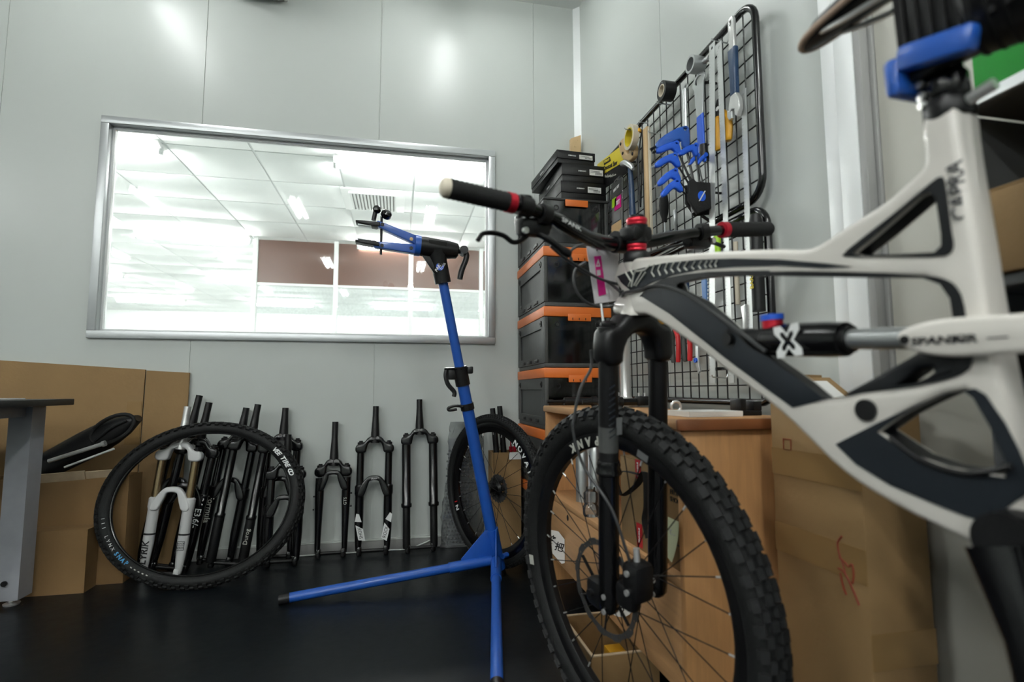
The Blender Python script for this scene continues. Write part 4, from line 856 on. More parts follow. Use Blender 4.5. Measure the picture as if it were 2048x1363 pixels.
# rulers
for (y0_, z0_, y1_, z1_, w, lab, off) in ((1.400, 1.838, 1.466, .80, .030, 'wide steel ruler hanging at the left of three', .030), (1.358, 1.812, 1.364, .80, .024, 'narrow steel ruler in the middle of three', .034), (1.277, 1.62, 1.296, .80, .022, 'shorter steel ruler at the right near the grid edge', .018)):
    a_, b_ = V((GX - off, y0_, z0_)), V((GX - off, y1_, z1_)); dz = (a_ - b_).normalized(); xx = V((0, -1, 0)); xx = (xx - dz * xx.dot(dz)).normalized(); M = basis((a_ + b_) / 2, xx, dz, xx.cross(dz)); ln = (a_ - b_).length
    t = solo('steel_ruler', MB().ext([[(-w / 2, -ln / 2), (w / 2, -ln / 2), (w / 2, ln / 2), (-w / 2, ln / 2)], [(.005 * math.cos(k * PI / 5), ln / 2 - .015 + .005 * math.sin(k * PI / 5)) for k in range(10)]], .0014, M), 'ruler', lab, 'ruler', 'steel rulers on the grid')
    mb = MB()
    for k in range(int(ln / .01) - 3): mb.box((-w / 2 + (.003 if k % 5 else .005), -ln / 2 + .02 + k * .01, .0008), (.006 if k % 5 else .010, .0008, .0002), M)
    part('graduation', mb, 'alu_dark', t)
# adjustable wrench
t = thing('adjustable_wrench', 'large adjustable wrench with a dark blue grip hanging upside down', 'wrench', (.93, 1.30, 1.55)); M = MG(1.302, 1.69, .03)
part('shank', MB().ext([[(-.012, .15), (-.006, .16), (.010, .16), (.015, .15), (.014, .06), (-.011, .06)], [(.004 * math.cos(k * PI / 5), .143 + .008 * math.sin(k * PI / 5)) for k in range(10)]], .010, M, .002), 'silver', t)
part('grip', MB().ext([[(-.014, .065), (.017, .065), (.015, -.0), (.014, -.075), (-.010, -.075), (-.012, 0)]], .018, M, .005), 'blue_dark', t)
part('jaw_head', MB().ext([[(-.008, -.07), (.012, -.07), (.026, -.095), (.028, -.125), (.016, -.145), (.006, -.135), (.006, -.118), (-.006, -.112), (-.016, -.118), (-.022, -.112), (-.018, -.092)]], .014, M, .002), 'silver', t)
part('moving_jaw', MB().ext([[(-.030, -.104), (-.018, -.112), (-.006, -.118), (-.008, -.138), (-.022, -.138), (-.030, -.125)]], .012, M, .002), 'steel', t)
# secateurs-like pliers with yellow handles
t = thing('yellow_pliers', 'pliers with yellow handles hanging between two rulers', 'pliers', (.93, 1.38, 1.50)); M = MG(1.388, 1.60, .020) @ Mx.Diagonal((1.5, 1.1, 1, 1))
part('pliers_head', MB().ext([[(-.010, 0), (-.013, .03), (-.006, .05), (.004, .05), (.014, .03), (.012, 0)]], .010, M, .002), 'black', t)
part('pivot', MB().lathe([(.006, 0), (.006, .004), (0, .005)], (0, .02, .005), (0, 0, 1), 14, M=M), 'silver', t)
part('handle', MB().tube(smooth_path([(.006, .004, 0), (.022, -.02, 0), (.026, -.05, 0), (.022, -.085, 0)]), [.006] + [.010] * 17 + [.008], 10, M=M), 'yellow_tool', t); part('handle', MB().tube(smooth_path([(-.006, .004, 0), (-.012, -.02, 0), (-.010, -.05, 0), (-.012, -.09, 0)]), [.005] + [.008] * 17 + [.006], 10, M=M), 'yellow_tool', t)
# saw in a yellow card sleeve with wooden handle
t = thing('hand_saw', 'hand saw in a yellow and black card sleeve with a wooden handle', 'saw', (.93, 2.15, 1.70)); off = .028
def GP(y, z): return (-y, z)
Ms = basis((GX - off, 0, 0), (0, -1, 0), (0, 0, 1), (-1, 0, 0))
sl = part('card_sleeve', MB().ext([[GP(2.375, 1.868), GP(2.10, 1.832), GP(2.045, 1.745), GP(2.375, 1.800)]], .006, Ms, .001), 'yellow', t, 'yellow card sleeve')
part('sleeve_band', MB().ext([[GP(2.375, 1.799), GP(2.045, 1.744), GP(2.040, 1.69), GP(2.36, 1.725)]], .006, Ms, .001), 'black', t)
part('sleeve_print', MB().ext([[GP(2.290, 1.850), GP(2.215, 1.836), GP(2.205, 1.812), GP(2.285, 1.826)]], .001, Ms @ Mx.Translation((0, 0, .004))), 'black_ink', sl)
tl = rad(-13)
part('sleeve_lettering', MB().text('STANLEY', .016, Ms @ Mx.Translation((*GP(2.248, 1.831), .0052)) @ Mx.Rotation(tl, 4, 'Z'), bold=.02), 'yellow', sl)
part('sleeve_lettering', MB().text('Crosscut Saw', .030, Ms @ Mx.Translation((*GP(2.215, 1.793), .0045)) @ Mx.Rotation(tl, 4, 'Z'), bold=.01), 'black_ink', sl)
mb = MB()
for k in range(5): mb.text('crosscut saw 15"' if k % 2 else 'hard point teeth', .010, Ms @ Mx.Translation((*GP(2.30 - .03 * k, 1.777 - .011 * k), .0045)) @ Mx.Rotation(tl, 4, 'Z'))
part('sleeve_lettering', mb, 'decal_line', t)
part('handle', MB().ext([chaikin([GP(2.105, 1.845), GP(2.06, 1.85), GP(2.02, 1.835), GP(1.975, 1.80), GP(1.945, 1.76), GP(1.95, 1.725), GP(1.99, 1.715), GP(2.04, 1.735), GP(2.07, 1.765), GP(2.09, 1.80)], 2), chaikin([GP(2.03, 1.80), GP(1.995, 1.785), GP(1.98, 1.755), GP(2.01, 1.755), GP(2.035, 1.775)], 2)], .022, Ms, .006), 'wood_light', t)
for q in ((2.075, 1.83), (2.055, 1.78), (1.96, 1.735)): part('rivet', MB().lathe([(.007, 0), (.006, .003), (0, .0035)], (*GP(*q), .011), (0, 0, 1), 12, M=Ms), 'black', t)
# hammer
t = thing('claw_hammer', 'hammer with a pale steel head and a dark blue handle', 'hammer', (.92, 1.96, 1.42))
part('head', MB().tube([(.90, 2.03, 1.722), (.90, 2.00, 1.712), (.90, 1.985, 1.706), (.90, 1.94, 1.672), (.90, 1.925, 1.655)], [.011, .014, .012, .012, .006], 12), 'steel', t)
part('handle', MB().tube([(.90, 1.955, 1.69), (.905, 1.955, 1.60), (.91, 1.958, 1.42)], [.009, .011, .014], 12), 'blue_dark', t)
# wooden stick, round nose strip
solo('wooden_stick', MB().span((GX - .03, 1.852, 1.385), (GX - .014, 1.885, 1.80), .002), 'wood_light', 'flat wooden stick hanging beside the hammer', 'stick')
solo('cable_bundle', MB().tube(smooth_path([(.93, 1.90, 1.81), (.915, 1.905, 1.70), (.918, 1.91, 1.60), (.925, 1.92, 1.50), (.918, 1.895, 1.56), (.92, 1.885, 1.68), (.93, 1.89, 1.80)]), .003, 6), 'black', 'loop of thin black cable over the wooden stick', 'cable')
solo('orange_cap', MB().lathe([(0, 0), (.009, .002), (.009, .012), (.005, .018), (0, .018)], (.918, 1.90, 1.795), n=14), 'yellow_tool', 'small orange cap hanging next to the masking tape', 'cap')
# tall pale strips at the wall behind the stick
solo('pale_strip', MB().span((GX - .028, 1.835, 1.32), (GX - .022, 1.846, 1.79)), 'cream', 'thin pale strip hanging right of the wooden stick', 'strip')
# packaged bag
t = thing('packaged_set', 'clear blister bag with a pink and green print below the saw', 'package', (.92, 2.13, 1.42)); M = MG(2.135, 1.57, .035, -3)
part('bag', MB().ext([chaikin([(-.065, -.13), (.06, -.13), (.062, .10), (.05, .135), (-.05, .128), (-.066, .09)], 1)], .006, M, .002), 'clear_plastic', t)
cd = part('card', MB().span((-.055, -.12, -.001), (.052, .118, .001), 0, M), 'paper', t)
for (x0, x1, z0_, z1_, c_) in ((-.055, .052, .05, .118, 'crate_grey'), (-.02, .05, -.01, .045, 'pink'), (-.05, .0, .01, .05, 'lime'), (-.03, .04, -.06, -.015, 'steel'), (-.055, .052, -.12, -.065, 'wood_light')):
    part('print_field', MB().span((x0, z0_, .0036), (x1, z1_, .0044), 0, M), c_, cd)
part('lettering', MB().text('BIKE KIT', .017, M @ Mx.Translation((0, .085, .005)) @ Mx.Rotation(.1, 4, 'Z'), bold=.02).text('SET', .026, M @ Mx.Translation((.018, .018, .005)), bold=.03), 'white_ink', cd)
# hex key set: a holder plate standing off the grid with P-handle keys
HY = 1.46; hs = .9605
def HX(x, z): return (x * hs, .778 + (z - .778) * hs)
Mh = basis((0, HY, 0), (1, 0, 0), (0, 0, 1), (0, -1, 0))
t = thing('hex_key_holder', 'black hexagonal hex key holder with a blue round badge', 'holder', (.90, HY, 1.31))
part('front_plate', MB().ext([[HX(*q) for q in ((.888, 1.438), (.902, 1.447), (.915, 1.437), (.962, 1.438), (.983, 1.423), (.968, 1.356), (.914, 1.332), (.886, 1.375))]], .012, Mh @ Mx.Translation((0, 0, .018)), .003), 'black_matte', t)
part('rear_plate', MB().ext([[HX(*q) for q in ((.90, 1.44), (.985, 1.44), (.99, 1.35), (.93, 1.34), (.90, 1.38))]], .012, Mh @ Mx.Translation((0, 0, -.02)), .003), 'black_matte', t)
part('spacer', MB().ext([[HX(*q) for q in ((.905, 1.43), (.975, 1.43), (.965, 1.36), (.915, 1.345))]], .024, Mh), 'black', t)
for q in ((.945, 1.335), (.985, 1.345)): part('mount_clip', MB().tube([(*HX(*q)[:1], HY, HX(*q)[1]), (GX - .012, HY, HX(*q)[1] - .02)], .005, 8), 'black', t)
bc = HX(.93, 1.39); part('badge', MB().ext([[(bc[0] + .013 * math.cos(k * PI / 10), bc[1] + .016 * math.sin(k * PI / 10)) for k in range(20)]], .002, Mh @ Mx.Translation((0, 0, .0245))), 'blue_grip', t)
part('badge_stroke', MB().ext([[(bc[0] - .012, bc[1] - .017), (bc[0] - .008, bc[1] - .017), (bc[0] + .013, bc[1] + .017), (bc[0] + .009, bc[1] + .017)]], .001, Mh @ Mx.Translation((0, 0, .0262))), 'white_ink', t)
keys = [((.792, 1.553), (.908, 1.621), (.920, 1.44), .004, 'largest and topmost'), ((.790, 1.535), (.869, 1.567), (.912, 1.44), .0035, 'second from the top'), ((.782, 1.485), (.859, 1.526), (.905, 1.432), .003, 'third from the top'), ((.794, 1.428), (.863, 1.48), (.896, 1.415), .0028, 'fourth from the top'), ((.803, 1.390), (.865, 1.444), (.893, 1.40), .0025, 'lowest'), ((.865, 1.530), (.933, 1.565), (.940, 1.44), .0032, 'in the middle of the fan'), ((.905, 1.502), (.940, 1.538), (.952, 1.44), .0025, 'first small one at right'), ((.932, 1.505), (.966, 1.540), (.962, 1.44), .0022, 'second small one at right')]
for i, (a_, b_, c_, r, lab) in enumerate(keys):
    a_, b_, c_ = V(HX(*a_)), V(HX(*b_)), V(HX(*c_)); u = (b_ - a_); ln = u.length; u.normalize(); w = V((-u.y, u.x)); k = ln * .17; zo = .004 * (i % 3) - .004
    dn = (c_ - b_).normalized()
    def q(s, h): p = a_ + u * ln * s + w * h; return (p.x, p.y)
    e = b_ - u * ln * .12 + dn * ln * .42; wd = V((-dn.y, dn.x)) * k * .55
    P = [q(.0, -k * .5), q(-.02, k * .1), q(.1, k * .6), q(.45, k * .95), q(.85, k * .9), q(1., k * .5), q(1.02, -k * .1), (e.x + wd.x, e.y + wd.y), (e.x - wd.x, e.y - wd.y), q(.68, -k * .7), q(.5, -k * .55), q(.2, -k * .75)]
    t = thing('hex_key', f'blue P-handled hex key in the holder, {lab}', 'hex key', (b_.x, HY, c_.y), 'blue hex keys on the grid')
    part('handle', MB().ext([chaikin(P, 1), [(b_.x - u.x * ln * .1 + k * .22 * math.cos(s), b_.y - u.y * ln * .1 + w.y * k * .3 + k * .22 * math.sin(s)) for s in [j * PI / 5 for j in range(10)]]], .014, Mh @ Mx.Translation((0, 0, zo)), .005), 'blue_grip' if i not in (0,) else 'blue', t)
    part('key_shaft', MB().tube([(e.x - dn.x * .01, HY - zo, e.y - dn.y * .01), (c_.x, HY, c_.y)], r, 6), 'black', t)
    part('key_tip', MB().tube([(a_.x + u.x * .004, HY - zo, a_.y + u.y * .004), (a_.x - u.x * ln * .16, HY - zo, a_.y - u.y * ln * .16)], r, 6), 'black' if i < 2 else 'steel', t)
# screwdriver
t = thing('screwdriver', 'screwdriver with a thick black handle below the hex keys', 'screwdriver', (.915, 1.71, 1.37))
part('handle', MB().lathe([(0, .105), (.010, .10), (.014, .085), (.017, .05), (.015, .02), (.009, .0), (.009, -.012)], (.915, 1.712, 1.385), n=12), 'black_matte', t); part('shaft', MB().tube([(.915, 1.712, 1.38), (.917, 1.712, 1.29)], .003, 8), 'steel', t)
solo('awl', MB().lathe([(.003, -.06), (.004, 0), (.007, .004), (.007, .05), (.004, .055), (0, .055)], (.925, 1.655, 1.345), n=12), 'steel', 'small grey steel pin tool right of the black screwdriver', 'tool')
solo('chain_tool', MB().lathe([(.0, 0), (.016, .002), (.018, .014), (.012, .03), (.012, .05), (0, .05)], (.93, 1.475, 1.50), n=14), 'black', 'small black round knob tool below the blue wrench handle', 'tool')
# lower grid tools
def pliers(label, y, z, spread, m1_, m2_, ln=.12, group=None):
    t = thing('pliers', label, 'pliers', (.935, y, z - ln), group); M = MG(y, z, .016)
    part('pliers_head', MB().ext([[(-.012, -.01), (-.014, .01), (-.006, .045), (.006, .045), (.014, .01), (.012, -.01)]], .010, M, .002), 'steel', t); part('pivot', MB().lathe([(.006, 0), (.006, .003), (0, .004)], (0, 0, .005), (0, 0, 1), 12, M=M), 'silver', t)
    for s, mm in ((-1, m1_), (1, m2_)):
        hd_ = part('handle', MB().tube(smooth_path([(s * -.004, .0, 0), (s * spread * .8, -.03, 0), (s * spread, -.07, 0), (s * spread * .8, -ln, 0)]), [.005] + [.0085] * 17 + [.007], 10, M=M), mm, t)
pliers('pliers with red and grey handles hanging above the fork crown gap, left pair', 1.705, .995, .020, 'crate_grey', 'red_plain'); pliers('pliers with grey and red handles hanging under the down tube, right pair', 1.628, .995, .018, 'crate_grey', 'red_plain')
t = thing('cone_spanner', 'grey bent spanner with a blue end on the lower grid', 'spanner', (.93, 1.565, .83)); M = MG(1.568, .92, .015)
part('bar', MB().ext([[(-.008, .05), (.008, .05), (.008, -.05), (.016, -.08), (.004, -.088), (-.009, -.06)]], .006, M, .001), 'steel', t); part('blue_end', MB().lathe([(.008, -.004), (.008, .004), (.003, .004), (.003, -.004)], (-.004, -.045, .004), (0, 0, 1), 12, M=M, closed=True), 'blue_grip', t)
t = thing('chain_whip', 'pale blue handled chain whip on the lower grid', 'tool', (.93, 1.495, 1.01)); M = MG(1.505, 1.09, .018)
part('handle', MB().ext([[(-.016, .10), (.014, .10), (.012, -.05), (-.010, -.05)]], .012, M, .003), 'blue_soft', t); part('end_grip', MB().ext([[(-.004, -.05), (.022, -.05), (.022, -.095), (.0, -.095)]], .016, M, .003), 'blue_grip', t)
mb = MB()
for k in range(16): mb.box((.018 + .002 * math.sin(k), .10 - .0115 * k, .0), (.006, .009, .006), M, .001)
part('chain', mb, 'steel', t)
t = thing('tyre_lever_pump', 'black hand pump with yellow lettering hanging at the near grid edge', 'pump', (.925, 1.238, .98))
part('barrel', MB().tube([(.925, 1.238, .985), (.925, 1.236, 1.215)], .0165, 16), 'black', t); part('head', MB().tube([(.925, 1.236, 1.215), (.925, 1.236, 1.245)], [.018, .013], 14), 'black', t)
part('lettering', MB().text('BARBIERI', .018, basis((.9082, 1.2395, 1.08), (0, 0, 1), (0, 1, 0), (-1, 0, 0)), bold=.01), 'yellow', t)
solo('silver_clip_tool', MB().ext([[(-.012, .03), (.008, .035), (.010, .0), (.004, -.05), (-.006, -.05), (-.006, .0)]], .010, MG(1.312, .98, .02), .002), 'silver', 'silver clip tool hanging in front of the lower grid', 'tool')
solo('lime_pen', MB().tube([(.925, 1.412, 1.245), (.925, 1.41, 1.17)], [.011, .008], 12), 'lime', 'lime green marker behind the right grip', 'pen')
solo('grey_rod', MB().tube([(.935, 1.34, 1.20), (.936, 1.342, 1.02)], .007, 10), 'cream', 'thin pale rod hanging between two rulers', 'rod')
for k, (y, z, ln) in enumerate(((1.60, 1.21, .13), (1.66, 1.20, .16), (1.74, 1.18, .12))):
    t = thing('allen_wrench', f'black long-handled tool on the lower grid, {["nearest", "middle", "farthest"][k]} of three behind the stem', 'tool', (.925, y, z - ln))
    part('grip', MB().lathe([(.006, 0), (.011, .01), (.012, ln * .45), (.007, ln * .5), (.004, ln * .5), (.004, ln), (0, ln)], (.925, y, z - ln), n=10), 'black' if k else 'blue_dark', t); part('collar', MB().cyl((.925, y, z - ln * .52), (.925, y, z - ln * .47), .008), 'steel', t)
for k, (y, z) in enumerate(((1.33, 1.73), (1.83, 1.05))):
    solo('clear_pouch', MB().ext([chaikin([(-.035, -.06), (.035, -.06), (.032, .06), (-.032, .06)], 1)], .006, MG(y, z if k else .88, .012), .002), 'clear_plastic', ['clear plastic pouch on the lower grid near the jig', 'clear plastic pouch on the lower grid behind the fork crown'][k], 'pouch')

# ------------------------------------------------------------------ the white mountain bike held in a clamp
AX = V((-.03997, -.14147, .98914)); SW = V((.95322, .29143, .08020)); FW = V((-.29961, .94607, .12320))
AXLE = V((.474, 1.115, .372)); BASE = AXLE - FW * .044; CROWN = BASE + AX * .58
HH = V((math.sin(rad(-8)), math.cos(rad(-8)), 0)); RT = HH.cross(AX).normalized(); E2 = RT.cross(HH); LT = -RT
def F(x, z, l=0): return CROWN + HH * x + E2 * z + LT * l
def ST(t_, L_, f=0): return BASE + SW * t_ + AX * L_ + FW * f
MF = basis(CROWN, HH, E2, RT)
def MFL(x, z, l, rot=0): return basis(F(x, z, l), -HH, E2, LT) @ Mx.Rotation(rad(rot), 4, 'Z')
bike = thing('mountain_bike', 'white full-suspension mountain bike with a black upside-down fork', 'bicycle', (.474, 1.115, 0))
outer = [(.021, .104), (-.051, .092), (-.133, .077), (-.253, .054), (-.368, .029), (-.415, .016), (-.437, .018), (-.479, .032), (-.517, .042), (-.551, .059), (-.561, .066), (-.562, .075), (-.563, .113), (-.573, .116), (-.588, .113), (-.597, .113), (-.596, .074), (-.598, .013), (-.599, -.01), (-.601, -.091), (-.604, -.154), (-.612, -.218), (-.615, -.275), (-.597, -.309), (-.582, -.313), (-.547, -.304), (-.504, -.291), (-.46, -.273), (-.427, -.254), (-.398, -.229), (-.36, -.197), (-.325, -.174), (-.295, -.156), (-.248, -.127), (-.208, -.1), (-.159, -.072), (-.104, -.041), (-.071, -.024), (-.046, -.016), (.062, -.004), (.061, .015), (.047, .028), (.019, .038), (.039, .058), (.047, .071), (.04, .082)]
h_small = [(-.478, -.004), (-.505, .009), (-.531, .023), (-.555, .036), (-.565, .038), (-.571, .030), (-.572, -.008), (-.571, -.019), (-.564, -.024), (-.517, -.015), (-.488, -.009)]
h_main = [(-.137, .026), (-.204, .022), (-.275, .011), (-.358, -.006), (-.459, -.028), (-.504, -.038), (-.550, -.047), (-.566, -.057), (-.573, -.072), (-.574, -.103), (-.574, -.13), (-.566, -.145), (-.54, -.154), (-.507, -.16), (-.468, -.164), (-.438, -.171), (-.409, -.174), (-.384, -.154), (-.359, -.137), (-.323, -.113), (-.295, -.099), (-.265, -.072), (-.244, -.053), (-.199, -.017), (-.144, .011)]
h_low = [(-.484, -.208), (-.511, -.189), (-.533, -.177), (-.558, -.165), (-.575, -.162), (-.583, -.169), (-.594, -.196), (-.604, -.231), (-.601, -.241), (-.572, -.24), (-.55, -.239), (-.52, -.231)]
fr = part('frame', MB().ext([chaikin(outer, 1), h_small, h_main, h_low], .040, MF, .008, 3), 'frame_white', bike, 'white carbon frame', sharp=50)
me = fr.data; me.materials.append(MATS['frame_black'])
def seg_dist(p, P):
    b = 9
    for i in range(len(P)):
        a0, a1 = V(P[i]), V(P[(i + 1) % len(P)]); u = a1 - a0; t_ = max(0, min(1, (p - a0).dot(u) / max(u.length_squared, 1e-9))); b = min(b, (p - a0 - u * t_).length)
    return b
inv = MF.inverted()
for p in me.polygons:
    c = inv @ (p.center + WL[fr])
    if abs(c.z) < .0125:
        for P in (h_small, h_main, h_low):
            if seg_dist(V((c.x, c.y)), P) < .010: p.material_index = 1
part('head_tube', MB().lathe([(.031, -.012), (.031, -.006), (.024, .008), (.0205, .03), (.0205, .075), (.026, .090), (.026, .094)], CROWN, AX, 28), 'frame_white', bike)
part('seat_tube', MB().tube([F(-.580, -.10), F(-.580, .112)], .0178, 24), 'frame_white', bike)
dt = [(-.05, .018), (-.108, .023), (-.164, .006), (-.218, -.022), (-.261, -.056), (-.282, -.074), (-.311, -.101), (-.339, -.115), (-.374, -.138), (-.398, -.154), (-.423, -.172), (-.4, -.178), (-.374, -.184), (-.346, -.167), (-.306, -.142), (-.26, -.113), (-.21, -.079), (-.132, -.027)]
lo_ = [(-.432, -.226), (-.486, -.198), (-.534, -.175), (-.567, -.163), (-.585, -.16), (-.593, -.166), (-.605, -.191), (-.613, -.215), (-.618, -.236), (-.616, -.252), (-.594, -.273), (-.581, -.285), (-.564, -.283), (-.535, -.276), (-.494, -.265), (-.456, -.247)]
tt = [(.029, .072), (-.019, .073), (-.128, .064), (-.219, .049), (-.295, .033), (-.375, .013), (-.441, -.007), (-.476, -.019), (-.44, -.013), (-.374, .005), (-.293, .021), (-.217, .033), (-.146, .038), (-.095, .037), (-.054, .034), (-.014, .036), (.014, .056)]
ML_ = MF @ Mx.Translation((0, 0, -.0205))
w_small = [(-.463, -.003), (-.5, .014), (-.535, .029), (-.566, .045), (-.578, .05), (-.581, .043), (-.581, -.006), (-.582, -.022), (-.578, -.029), (-.57, -.03), (-.519, -.018), (-.474, -.007)]
w_main = [(-.154, .023), (-.223, .021), (-.292, .011), (-.373, -.002), (-.498, -.03), (-.557, -.046), (-.572, -.053), (-.579, -.06), (-.584, -.074), (-.585, -.105), (-.587, -.131), (-.581, -.145), (-.556, -.153), (-.517, -.16), (-.479, -.163), (-.45, -.17), (-.423, -.173), (-.398, -.153), (-.374, -.137), (-.339, -.114), (-.311, -.1), (-.282, -.074), (-.261, -.055), (-.218, -.02), (-.164, .007)]
for nm_, a_, b_ in (('window_border', w_small, h_small), ('triangle_border', w_main, h_main)): part(nm_, MB().ext([chaikin(a_, 1), b_], .0022, ML_), 'frame_black', bike)
part('downtube_panel', MB().ext([dt], .003, ML_, .001), 'frame_navy', bike, 'dark navy down tube panel')
part('lower_panel', MB().ext([lo_, h_low], .0026, ML_), 'frame_navy', bike)
part('gusset_panel', MB().ext([[(-0.045, 0.018), (-0.078, 0.032), (-0.125, 0.037), (-0.18, 0.033), (-0.24, 0.025), (-0.303, 0.013), (-0.357, 0.002), (-0.356, -0.003), (-0.292, 0.009), (-0.223, 0.019), (-0.151, 0.022), (-0.164, 0.005), (-0.111, 0.021)]], .0026, ML_ @ Mx.Translation((0, 0, -.0002))), 'frame_black', bike)
dc = part('toptube_decal', MB().ext([tt], .0024, ML_), 'frame_navy', bike, 'dark stripe decal with letters YT')
strokes = [[(-.005, .073), (-.022, .052), (-.012, .044)], [(-.024, .073), (-.033, .061), (-.044, .072)], [(-.033, .061), (-.022, .041)], [(-.043, .067), (-.071, .064), (-.089, .069)], [(-.061, .063), (-.031, .042)], [(-.072, .059), (-.038, .04)], [(-.102, .068), (-.091, .055), (-.099, .045)], [(-.121, .065), (-.111, .055), (-.117, .044)], [(-.139, .061), (-.131, .052), (-.137, .043)], [(-.157, .058), (-.148, .049), (-.155, .041)], [(-.175, .055), (-.166, .047), (-.173, .039)], [(-.193, .052), (-.183, .044), (-.191, .037)], [(-.211, .048), (-.202, .041), (-.208, .035)], [(-.226, .045), (-.219, .039), (-.224, .032)], [(-.239, .042), (-.233, .037), (-.237, .031)], [(-.25, .04), (-.244, .034), (-.248, .03)], [(-.261, .038), (-.256, .033), (-.258, .028)]]
for i, s in enumerate(strokes): part('decal_letter' if i < 6 else 'decal_chevron', MB().tube([F(x, z, .0228) for x, z in s], .0019 if i < 6 else .0015 if i < 12 else .0011, 5), 'decal_line', dc)
# headset, stem and steerer
part('fork_steerer', MB().tube([ST(0, .56), ST(0, .765)], .0143, 18), 'black', bike)
part('headset_cup', MB().lathe([(.026, .672), (.028, .676), (.025, .690), (.021, .694)], BASE, AX, 24), 'black', bike)
part('spacer', MB().lathe([(.0185, .6955), (.0195, .698), (.0185, .7005), (.0195, .703), (.0195, .708), (.0185, .7095)], BASE, AX, 24), 'red', bike, 'red anodised headset spacer')
part('spacer', MB().lathe([(.0195, .746), (.0205, .748), (.0195, .750), (.0205, .753), (.0205, .757), (.018, .760), (.0, .761)], BASE, AX, 24), 'red', bike, 'red anodised top cap')
sm = part('stem', MB().tube([ST(0, .7105), ST(0, .7455)], .0215, 20).box((0, 0, 0), (.052, .050, .032), basis(ST(0, .728, .004), SW, FW, AX), .010), 'black', bike)
part('bar_clamp', MB().tube([ST(-.026, .716, .037), ST(.026, .716, .037)], .0225, 18).box((0, 0, 0), (.034, .034, .03), basis(ST(0, .722, .018), SW, FW, AX), .006), 'black', sm)
for t_ in (-.017, .017):
    for d_ in (-.014, .014): part('bolt', MB().cyl(ST(t_, .716 + d_, .058), ST(t_, .716 + d_, .063), .004, n=8), 'silver', sm)
# handlebar
bp = [(-.408, .777, -.006), (-.285, .765, 0), (-.205, .751, .008), (-.135, .730, .022), (-.065, .713, .034), (0, .714, .037), (.065, .721, .034), (.14, .737, .022), (.24, .751, .006), (.392, .762, -.008)]
bpts = smooth_path([ST(*q) for q in bp], 5)
hb_ = part('handlebar', MB().tube(bpts, [.0112 if i < 12 or i > len(bpts) - 12 else .0155 if 18 < i < len(bpts) - 18 else .0135 for i in range(len(bpts))], 16), 'black_gloss', bike)
part('bar_lettering', MB().text('SPANK', .011, basis(ST(-.155, .7375, .018) + (ST(0, .715, -.0) - ST(0, .715, .0148)), (ST(-.1, .722, .03) - ST(-.2, .75, .009)).normalized(), AX, -FW), sx=1.6), 'white_ink', hb_)
def grip(a_, b_, cap):
    a_, b_ = ST(*a_), ST(*b_); d_ = (b_ - a_).normalized(); n = 26; rs = []; ps = []
    for i in range(n): ps.append(a_ + (b_ - a_) * i / (n - 1)); rs.append(.0162 + (.0008 if i % 2 else -.0004))
    g_ = part('grip', MB().tube(ps, rs, 18), 'black_matte', bike)
    part('grip_end', MB().lathe([(.0165, 0), (.0165, .004), (.013, .010), (.006, .013), (0, .0135)], a_ + d_ * .001, -d_, 18), cap, g_)
    part('grip_collar', MB().tube([b_ - d_ * .002, b_ + d_ * .012], .0178, 18), 'red', g_, 'red lock-on collar')
grip((-.405, .7768, -.0058), (-.292, .7655, -.0005), 'cream'); grip((.392, .762, -.008), (.262, .7535, .003), 'black_matte')
def brake(sgn, pts, body, clamp, lever_mat='black'):
    b_ = part('brake_lever', MB().tube(smooth_path([ST(*q) for q in pts]), [.005] * 3 + [.0062] * 60, 8).xf(Mx()) if False else MB().tube(smooth_path([ST(*q) for q in pts]), .0058, 10, flat=.75), lever_mat, bike)
    part('master_cylinder', MB().tube([ST(*body[0]), ST(*body[1]), ST(*body[2])], [.010, .0145, .011], 12).box((0, 0, 0), (.062, .036, .034), basis(ST(*body[1]) - AX * .003, SW, FW, AX), .010), 'black', b_)
    part('lever_clamp', MB().tube([ST(*clamp[0]), ST(*clamp[1])], .0185, 16), 'black', b_)
    part('reservoir', MB().box((0, 0, 0), (.05, .026, .022), basis(ST(*body[1]) + AX * .010 + FW * .014, SW, FW, AX), .006), 'black_gloss', b_)
    part('bolt', MB().cyl(ST(*body[0]) - FW * .016, ST(*body[0]) - FW * .022, .006, n=10), 'silver', b_)
brake(-1, [(-.328, .704, .045), (-.318, .716, .046), (-.300, .719, .045), (-.278, .715, .042), (-.262, .704, .038), (-.248, .706, .034), (-.235, .716, .03)], [(-.250, .722, .030), (-.225, .734, .028), (-.190, .738, .026)], [(-.222, .7535, .006), (-.205, .7505, .0085)])
brake(1, [(.345, .728, .075), (.31, .734, .07), (.28, .733, .06), (.255, .728, .045), (.23, .728, .035)], [(.235, .730, .032), (.205, .732, .032), (.17, .728, .03)], [(.205, .748, .010), (.19, .7455, .013)])
part('shifter_clamp', MB().tube([ST(-.27, .7635, .001), ST(-.245, .760, .003)], .0175, 14).box((0, 0, 0), (.03, .03, .02), basis(ST(-.258, .772, .008), SW, FW, AX), .006), 'black', bike)
part('remote_lever', MB().tube(smooth_path([ST(-.225, .722, .02), ST(-.20, .708, .012), ST(-.172, .690, .008), ST(-.158, .683, .008)]), [.006] * 12 + [.008] * 7, 10), 'black', bike)
